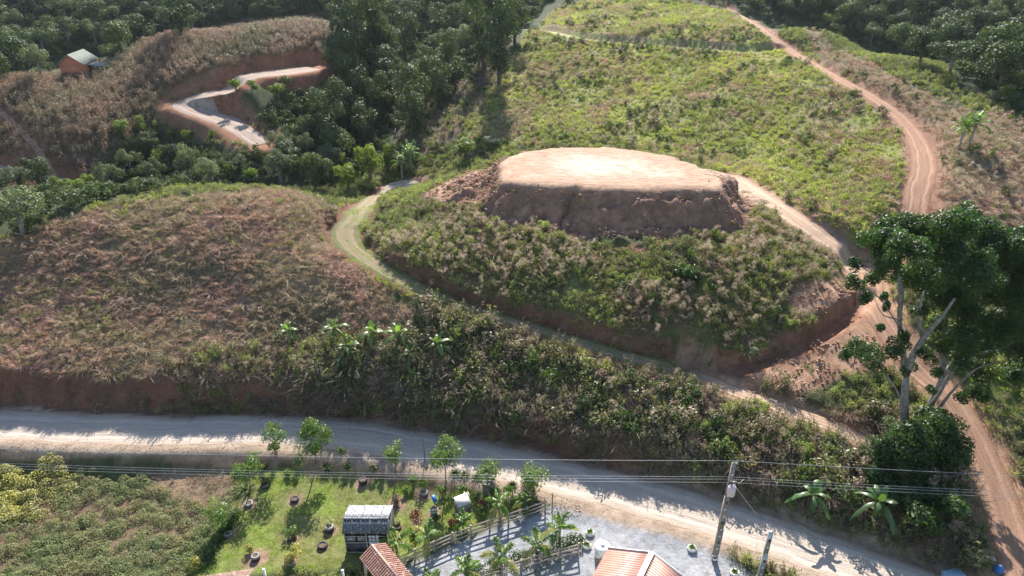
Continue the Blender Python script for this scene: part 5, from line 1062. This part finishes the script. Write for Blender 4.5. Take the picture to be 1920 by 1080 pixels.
g = Geo(); i_ = rdv * .5; zt = 2.78 + 0.2
for c_ in (0,):
    f = [eL + sv * .5 + i_, eR - sv * .5 + i_, eR - sv * .5 + rdv * (LL - .3), eL + sv * .5 + rdv * (LL - .3)]; V = []
    for p_ in f: V += [[p_[0], p_[1], -.3], [p_[0], p_[1], eL[2] - .02]]
    V += [[*(a0 + i_)[:2], a0[2] - .2]]
    g.add(np.array(V), np.array([[0, 2, 3, 1], [2, 4, 5, 3], [4, 6, 7, 5], [6, 0, 1, 7]]), np.array([[1, 3, 8]]))
link('wall', g.mesh('wall', [M_hwall]), hs)
# --- water tank, white drum, barrel, well box, blue sheet
q = gp(1128, 1043); tk = thing('water_tank', q, 'large round white water tank at the corner of the pink roof', 'tank'); g = Geo(); g.lathe([(0, 0), (.46, 0), (.56, .9), (.6, 1.0), (.58, 1.05), (.45, 1.14), (.2, 1.2), (.0, 1.22)], sides=28)
link('tank_body', g.mesh('tank_body', [M_white], True), tk); g = Geo(); g.lathe([(0, 1.28), (.16, 1.28), (.17, 1.19)], sides=18); link('lid', g.mesh('lid', [M_white], True), tk)
q = gp(1121, 1052); dr = thing('white_drum', q, 'small white drum with dark side between tank and pink roof', 'drum'); g = Geo(); g.lathe([(0, 0), (.24, 0), (.25, .3), (.24, .6), (.26, .62)], sides=20); link('drum_body', g.mesh('drum_body', [M_conc], True), dr)
g = Geo(); g.lathe([(.27, .60), (.27, .66), (.0, .68)], sides=20); link('lid', g.mesh('lid', [M_white], True), dr)
q = gp(814, 966); ba = thing('garden_barrel', q, 'grey-white barrel planter standing on the lawn', 'barrel'); g = Geo(); g.lathe([(0, 0), (.27, 0), (.31, .35), (.29, .72), (.26, .72), (.25, .6), (0, .6)], sides=20); link('barrel_body', g.mesh('barrel_body', [M_conc], True), ba)
for z_ in (.15, .55): g = Geo(); g.lathe([(.3, z_ - .02), (.325, z_ - .02), (.325, z_ + .03), (.3, z_ + .03)], sides=20); link('hoop', g.mesh('hoop', [M_white]), ba)
q = gp(815, 946); o_ = thing('blue_sheet', q, 'small tilted blue plastic sheet leaning above the grey-white barrel', 'sheet'); g = Geo(); Mx = [[1, 0, 0], [0, .77, -.64], [0, .64, .77]]; g.box((0, 0, .62), (.34, .62, .03), R(35), M=Mx); link('sheet_panel', g.mesh('sheet_panel', [M_blue]), o_)
g = Geo(); g.beam((0, .1, 0), (0, .1, .6), .05, .05); link('stake', g.mesh('stake', [M_wood]), o_)
q = gp(868, 954); wb = thing('well_box', q, 'little plank box with a tilted whitish lid on the right of the lawn', 'box'); M_lid = surf('whitish_board', (.62, .56, .52), (.5, .44, .4), 10, .8, .2, 30); M_grey = surf('plank', (.36, .34, .32), (.24, .22, .21), 12, .9, .3, 30)
g = Geo(); rzb = R(28)
for i in range(5):
    for sgn in (-1, 1):
        x_ = -.4 + i * .2; g.box((x_ * math.cos(rzb) - sgn * .38 * math.sin(rzb) * 1, x_ * math.sin(rzb) + sgn * .38 * math.cos(rzb), .42), (.185, .03, .84 + .02 * (i % 2)), rzb)
        g.box((sgn * .5 * math.cos(rzb) - (x_ * .85) * math.sin(rzb), sgn * .5 * math.sin(rzb) + (x_ * .85) * math.cos(rzb), .42), (.03, .155, .83 + .02 * (i % 2)), rzb)
link('plank_wall', g.mesh('plank_wall', [M_grey]), wb); g = Geo(); g.box((0, 0, .93), (1.12, .98, .04), rzb, M=[[1, 0, 0], [0, .97, -.24], [0, .24, .97]]); g.box((.45, .55, 1.05), (.05, .5, .05), rzb); g.box((.15, .62, 1.05), (.05, .4, .05), rzb); link('lid', g.mesh('lid', [M_lid]), wb)
# garden hoop arch, white posts
q = gp(778, 1078); g = Geo(); th = np.linspace(0, 2 * math.pi, 25); g.tube(np.stack([np.cos(th) * .42, np.sin(th) * .1, 1.25 + np.sin(th) * .42], -1), .03, sides=5, cap=False); g.beam((0, 0, -.1), (0, 0, .85), .05, .05)
link('garden_hoop', g.mesh('garden_hoop', [M_gdark]), None, q, 'green round wire hoop on a stake beside the gravel lane', 'hoop')
for u_, v_, l_ in ((646, 1094, 'white post at the bottom edge below the shade house'), (500, 1092, 'short white post at the bottom edge right of the brown roof')):
    g = Geo(); g.beam((0, 0, -.1), (0, 0, 1.3), .13, .13); g.beam((0, 0, 1.3), (0, 0, 1.36), .18, .18); link('white_post', g.mesh('white_post', [M_white]), None, gp(u_, v_), l_, 'post')
# garden stakes seen against the road
for u_, v_, t1, l_ in ((797, 868, 820, 'thin wooden stake standing against the bright strip of road'), (1035, 960, 925, 'thin stake at the edge of the gravel')):
    q = gp(u_, v_); top = at_y(u_, t1, q[1])[2] - q[2]; g = Geo(); g.beam((0, 0, -.1), (0, 0, top), .07, .07); link('wooden_stake', g.mesh('wooden_stake', [M_darkbark]), None, q, l_, 'stake')
# lower right bits
q = gp(1870, 1072); jc = thing('blue_container', q, 'blue plastic container on the shaded ground at the bottom right', 'container'); g = Geo(); g.lathe([(0, 0), (.26, 0), (.3, .1), (.3, .42), (.2, .55), (.09, .6)], sides=16); link('container_body', g.mesh('container_body', [M_blue], True), jc); g = Geo(); g.lathe([(.1, .6), (.1, .67), (0, .67)], sides=12); link('cap', g.mesh('cap', [M_white]), jc)
g = Geo(); g.beam((-.5, .15, .05), (.5, -.15, .07), .28, .05); g.beam((-.4, -.12, .11), (.45, -.3, .12), .14, .04); link('old_plank', g.mesh('old_plank', [M_wood]), None, gp(1850, 1046), 'old board lying on the dark ground near the blue container', 'plank')
g = Geo(); g.box((0, 0, .3), (1.3, 1.0, .6), .2); g.box((0, 0, .62), (1.4, 1.1, .05), .2); link('pale_crate', g.mesh('pale_crate', [surf('pale_blue', (.3, .42, .5), (.22, .33, .4), 6, .6)]), None, gp(1787, 1092), 'pale blue crate just cut by the bottom edge under the bank', 'crate')
# --- power poles and wires
def pole(x, y, h, r0, r1, label, name, tilt=(0, 0), mat=None):
    z0 = float(H(x, y)); t_ = thing(name, (x, y, z0), label, 'utility pole'); g = Geo(); T = np.array([tilt[0], tilt[1], h]); V = []
    g.beam([0, 0, -.3], T * .34, r0 * 2, r0 * 1.5); g.beam(T * .34, T * .67, (r0 * .66 + r1 * .34) * 2, (r0 * .66 + r1 * .34) * 1.5); g.beam(T * .67, T, (r0 * .34 + r1 * .66) * 2, r1 * 1.6)
    for i in range(2, int(h / .62)):
        p_ = T * (i * .62 / h); rr = r0 + (r1 - r0) * i * .62 / h; g.box(p_ + [0, -rr * .8, 0], (.13, .05, .10), mat=1) if i % 3 else g.box(p_ + [0, -rr * .74, 0], (.16, .04, .24), mat=2)
    link('shaft', g.mesh('shaft', [mat or M_conc, M_white, M_rubber]), t_); return t_, T, z0
px_, py_ = 14.5, 34.1
po, T, z0 = pole(px_, py_, 9.0, .19, .11, 'tall brown concrete power pole with a pinkish box, carrying the wires', 'power_pole', (.1, .1))
def onp(k): return T * k
b_ = onp(.77); g = Geo(); g.lathe([(0, -.38), (.24, -.38), (.26, -.32), (.26, .3), (.24, .36), (0, .38)], c=b_ + [.05, -.36, 0], sides=18); g.box(b_ + [.05, -.15, .2], (.12, .25, .06)); g.box(b_ + [.05, -.15, -.2], (.12, .25, .06)); link('transformer', g.mesh('transformer', [M_pink], False), po)
g = Geo()
for x_ in (-.14, .14): g.lathe([(.03, .36), (.055, .42), (.03, .48), (.055, .54), (.02, .6)], c=b_ + [.05 + x_, -.36, 0], sides=8)
link('bushing', g.mesh('bushing', [M_white]), po)
g = Geo(); g.beam(onp(.985) + [-.12, -.15, 0], onp(.985) + [.3, .2, 0], .06, .06); g.lathe([(.03, 0), (.07, .05), (.04, .1), (.07, .15), (.03, .22)], c=onp(1.0), sides=10); g.lathe([(.03, 0), (.06, .05), (.04, .1), (.06, .15), (.02, .2)], c=onp(.985) + [.3, .2, 0], sides=10); link('insulator', g.mesh('insulator', [M_metal]), po)
g = Geo(); g.box(onp(.82) + [.2, -.02, .0], (.42, .08, .06)); g.box(onp(.84) + [.0, -.12, .05], (.16, .14, .2)); g.tube([onp(.96) + [.12, 0, 0], onp(.92) + [.5, 0, 0], onp(.86) + [.55, 0, 0], onp(.83) + [.2, 0, 0]], .015, sides=4); g.tube([onp(.84) + [.2, 0, 0], onp(.8) + [.6, 0, 0], onp(.83) + [.9, .1, 0]], .015, sides=4); link('bracket', g.mesh('bracket', [M_metal]), po)
g = Geo(); g.beam(onp(.05) + [-.25, -.15, .1], onp(.05) + [.25, -.15, .1], .05, .05); g.lathe([(.21, .1), (.215, .2), (.21, .3)], sides=10); link('base_band', g.mesh('base_band', [M_white]), po)
pole(16.4, 31.0, 6.3, .17, .11, 'shorter grey concrete pole with no wires, cut by the bottom edge', 'service_pole', (.05, 0), M_metal)
def wire(a, b_, sag, r_, label, grp='wires running along the road'):
    t_ = np.linspace(0, 1, 48)[:, None]; P = a + (b_ - a) * t_; P[:, 2] -= sag * 4 * (t_ * (1 - t_))[:, 0]; g = Geo(); g.tube(P - P[0], r_, sides=4); link('overhead_wire', g.mesh('overhead_wire', [M_wire], True), None, P[0], label, 'wire', grp)
top = np.array([px_, py_, z0]) + T + [0, 0, .2]
wl, wr = at_y(430, 846, 36.5), at_y(1780, 880, 33.6)
for (dz, dy), lab in zip(((0, 0), (-1.45, .05), (-1.62, .0), (-1.85, -.05)), ('topmost wire over the road', 'upper of the three lower wires', 'middle of the three lower wires', 'lowest wire over the road')):
    o_ = np.array([0, dy, dz]); a = top + (wl - top) * 1.7 + o_; b2 = top + (wr - top) * 3.0 + o_
    wire(top + o_, a, .35, .010 if dz == 0 else .008, lab + ', left of the power pole'); wire(top + o_, b2, .3, .010 if dz == 0 else .008, lab + ', right of the power pole')
a = top + [0, 0, -1.7]; wire(a, gp(1420, 968) + [0, 0, .1], .05, .011, 'thin stay wire slanting from the power pole to the far verge', None)
# --- banana plants
def banana_leaf(g, az, el, L, W_, droop, tone=.5, mat=0):
    n_ = 9; t_ = np.linspace(0, 1, n_); d = np.array([math.cos(az), math.sin(az), 0]); rad = L * t_ * math.cos(el); z = L * (t_ * math.sin(el) - droop * t_ ** 2); P = d * rad[:, None]; P[:, 2] = z; s_ = np.array([-d[1], d[0], 0]); w_ = W_ * .5 * np.clip(1 - np.abs(2 * t_ - 1.08) ** 3.2, .05, 1) + .01
    w_[:2] *= .3
    jit = 1 + .18 * rng.normal(size=(2, n_)); V = np.concatenate([P - s_ * (w_ * jit[0])[:, None] + [0, 0, .0], P + [0, 0, 0], P + s_ * (w_ * jit[1])[:, None]]); V[:n_, 2] -= w_ * .35; V[2 * n_:, 2] -= w_ * .35
    i = np.arange(n_ - 1); g.add(V, np.stack([i, i + 1, n_ + i + 1, n_ + i], -1), np.stack([n_ + i, n_ + i + 1, 2 * n_ + i + 1, 2 * n_ + i], -1), mat=mat, tone=tone)
M_ban2 = leafmat('bright_banana_leaf', (.12, .19, .05), (.09, .145, .045), trans=.42, rough=.4, spec=.4)
def banana(u, v, s, label, nl=11, name='banana_plant', bright=True, hs=1.25):
    q = gp(u, v); t_ = thing(name, q - [0, 0, .1], label, 'plant', None, random.random() * 6, s); h = 1.9 * hs; g = Geo(); g.tube([[0, 0, -.2], [.03, 0, h * .6], [0, .02, h]], [.16, .12, .07], sides=9); link('stem', g.mesh('stem', [M_gard], True), t_); g = Geo()
    for i in range(nl):
        k = i / (nl - 1); banana_leaf(g, i * 2.399 + random.random() * .3, R(76 - 56 * k), random.uniform(1.6, 2.6), random.uniform(.34, .46), .35 + .6 * k, random.uniform(.2, .9))
    link('leaves', g.mesh('leaves', [M_ban if name == 'banana_plant' else M_ban2]), t_, (0, 0, h - .1))
banana(1514, 968, 1.0, 'banana plant with one upright yellow-green leaf, left of two above the road'); banana(1634, 985, 1.05, 'banana plant with long grey-green hanging leaves, right of two above the road')
for i, (u_, v_, s, l_) in enumerate([(548,692,.85,'feathery broad-leaved plant at the left end of the clump on the bank'),(622,698,.75,'second leafy banana-like plant from the left on the bank'),(662,702,.8,'bright big-leaved banana-like plant left of the middle of the bank clump'),(700,706,.8,'bright banana-like plant in the middle of the bank clump'),(738,708,.75,'banana-like plant right of the middle of the bank clump'),(775,690,.7,'dull green banana-like plant near the right of the bank clump'),(832,690,.8,'tall yellow-tipped banana-like plant at the right end of the bank clump'),(600,760,.5,'small bright strap-leaved plant low on the bank'),(687,760,.55,'blue-green big-leaved plant low on the bank in shade')]):
    banana(u_ + random.uniform(-12, 12), v_ + random.uniform(-52, 22), s * random.uniform(.85, 1.35), l_, 12, 'wild_banana', hs=1.15)
q = gp(762, 728); g = Geo(); n_ = 60; a = rng.random(n_) * 6.28; D = unit(np.stack([np.cos(a), np.sin(a), .7 + 0 * a], -1) + rng.normal(size=(n_, 3)) * .2); g.blades(np.zeros((n_, 3)) + [0, 0, .3], D, 1.8, .09, .5, seg=3); link('fan_plant', g.mesh('fan_plant', [M_conc]), None, q, 'dead grey fan-leaved plant in the shade of the bank', 'plant')
# --- palm on the right slope and the palms by the pond
PB = palm_meshes(2.6, 16, 3.2, .14, 1); PM.append(PB)
for u_, v_, s, l_ in ((1812, 232, .85, 'left palm of the pair on the brown slope right of the ridge track'), (1832, 228, .9, 'right palm of the pair on the brown slope right of the ridge track'), (768, 282, 1.1, 'feathery palm over the pond bank'), (752, 300, 1.0, 'shorter palm next to the feathery one over the pond')): palm(u_, v_, 4, s, l_, None)
# --- far brick house
qa = gp(160, 143); hz = 2.5; hb = thing('brick_house', qa + [0, 0, .3], 'far brick house with a pale green-grey roof at the end of the corn field', 'house', None, R(97), .82); M_brick = surf('brick', (.42, .16, .09), (.34, .12, .07), 3, .9, .2, 10)
g = Geo(); g.box((4.2, 2.6, hz / 2 - .5), (8.0, 5.6, hz + 1.0)); g.add(np.array([[.2, -.2, hz], [8.2, -.2, hz], [8.2, 5.4, hz], [.2, 5.4, hz], [.2, 2.6, hz + 2.15], [8.2, 2.6, hz + 2.15]]), np.array([[0, 4, 3], [1, 2, 5]])); link('wall', g.mesh('wall', [M_brick]), hb)
M_hroof = surf('pale_roof', (.27, .29, .25), (.21, .22, .19), 2, .9, spec=.1)
rfo = corr((-.4, -.6, hz - .1), (8.8, -.6, hz - .1), (-.4, 2.6, hz + 2.3), (8.8, 2.6, hz + 2.3), 30, .03, M_hroof, 'roof', hb); corr((-.4, 5.8, hz - .1), (8.8, 5.8, hz - .1), (-.4, 2.6, hz + 2.3), (8.8, 2.6, hz + 2.3), 30, .03, M_hroof, 'roof', hb)
corr((1.0, -.62, hz - .35), (1.0, -4.8, hz - .75), (5.8, -.62, hz - .35), (5.8, -4.8, hz - .75), 14, .03, M_hroof, 'porch_roof', hb)
g = Geo(); g.beam((1.3, -4.5, -.8), (1.3, -4.5, hz - .78), .15, .15); g.beam((5.5, -4.5, -.8), (5.5, -4.5, hz - .78), .15, .15); link('porch_post', g.mesh('porch_post', [M_wood]), hb)
g = Geo(); g.box((7.2, -.24, .9), (1.0, .06, 2.0)); link('door', g.mesh('door', [M_rubber]), hb); g = Geo(); g.box((3.0, -.24, 1.4), (1.2, .06, .9)); link('window', g.mesh('window', [M_rubber]), hb)
# dead pale branches on the gully slope
q = gp(738, 262); g = Geo()
for i in range(5): a = R(40 + i * 12); g.tube([[0, 0, .2], [math.cos(a) * 2.4, math.sin(a) * 1.2, .5 + i * .12], [math.cos(a) * 5, math.sin(a) * 2.2, .7 + i * .25]], [.09, .06, .03], sides=5)
link('fallen_tree', g.mesh('fallen_tree', [M_bark]), None, q, 'fallen dead tree with pale bare branches at the foot of the gully', 'dead tree')
# loose stones on the yard edge and the road verge
g = Geo(); CLD = []
for i in range(420):
    t_ = random.random(); u_ = random.uniform(1010, 1090) if t_ < .45 else random.uniform(0, 520); v_ = random.uniform(930, 975) if t_ < .45 else random.uniform(830, 850)
    g.V.append(np.zeros((0, 3))); g.T.append(np.zeros(0)); CLD.append((u_, v_))
for q in hit([q[0] for q in CLD], [q[1] for q in CLD]): s_ = random.uniform(.03, .075); g.box(q + [0, 0, s_ * .3], (s_, s_ * random.uniform(.7, 1.2), s_ * .7), random.random() * 3, M=[[1, .2, .1], [.1, 1, -.2], [0, .25, 1]])
link('loose_clods', g.mesh('loose_clods', [surf('clod', (.36, .26, .19), (.30, .26, .23), 5)]), label='loose clods and stones along the road verge and gravel edge', cat='stones', kind='stuff')
# ------------------------------------------------------------------ air
m, t, o = nmat('haze'); pv = N(t, 'VolumePrincipled'); pv.inputs['Color'].default_value = (.80, .88, 1, 1); pv.inputs['Density'].default_value = .00006; pv.inputs['Anisotropy'].default_value = .35; t.links.new(pv.outputs[0], o.inputs['Volume'])
g = Geo(); zl = float(Z.min()) - 1; zh = float(max(Z.max(), 40)) + 14; g.box((0, 210, (zl + zh) / 2), (900, 560, zh - zl)); link('haze', g.mesh('haze', [m]), label='thin bluish air over the valley', kind='stuff')
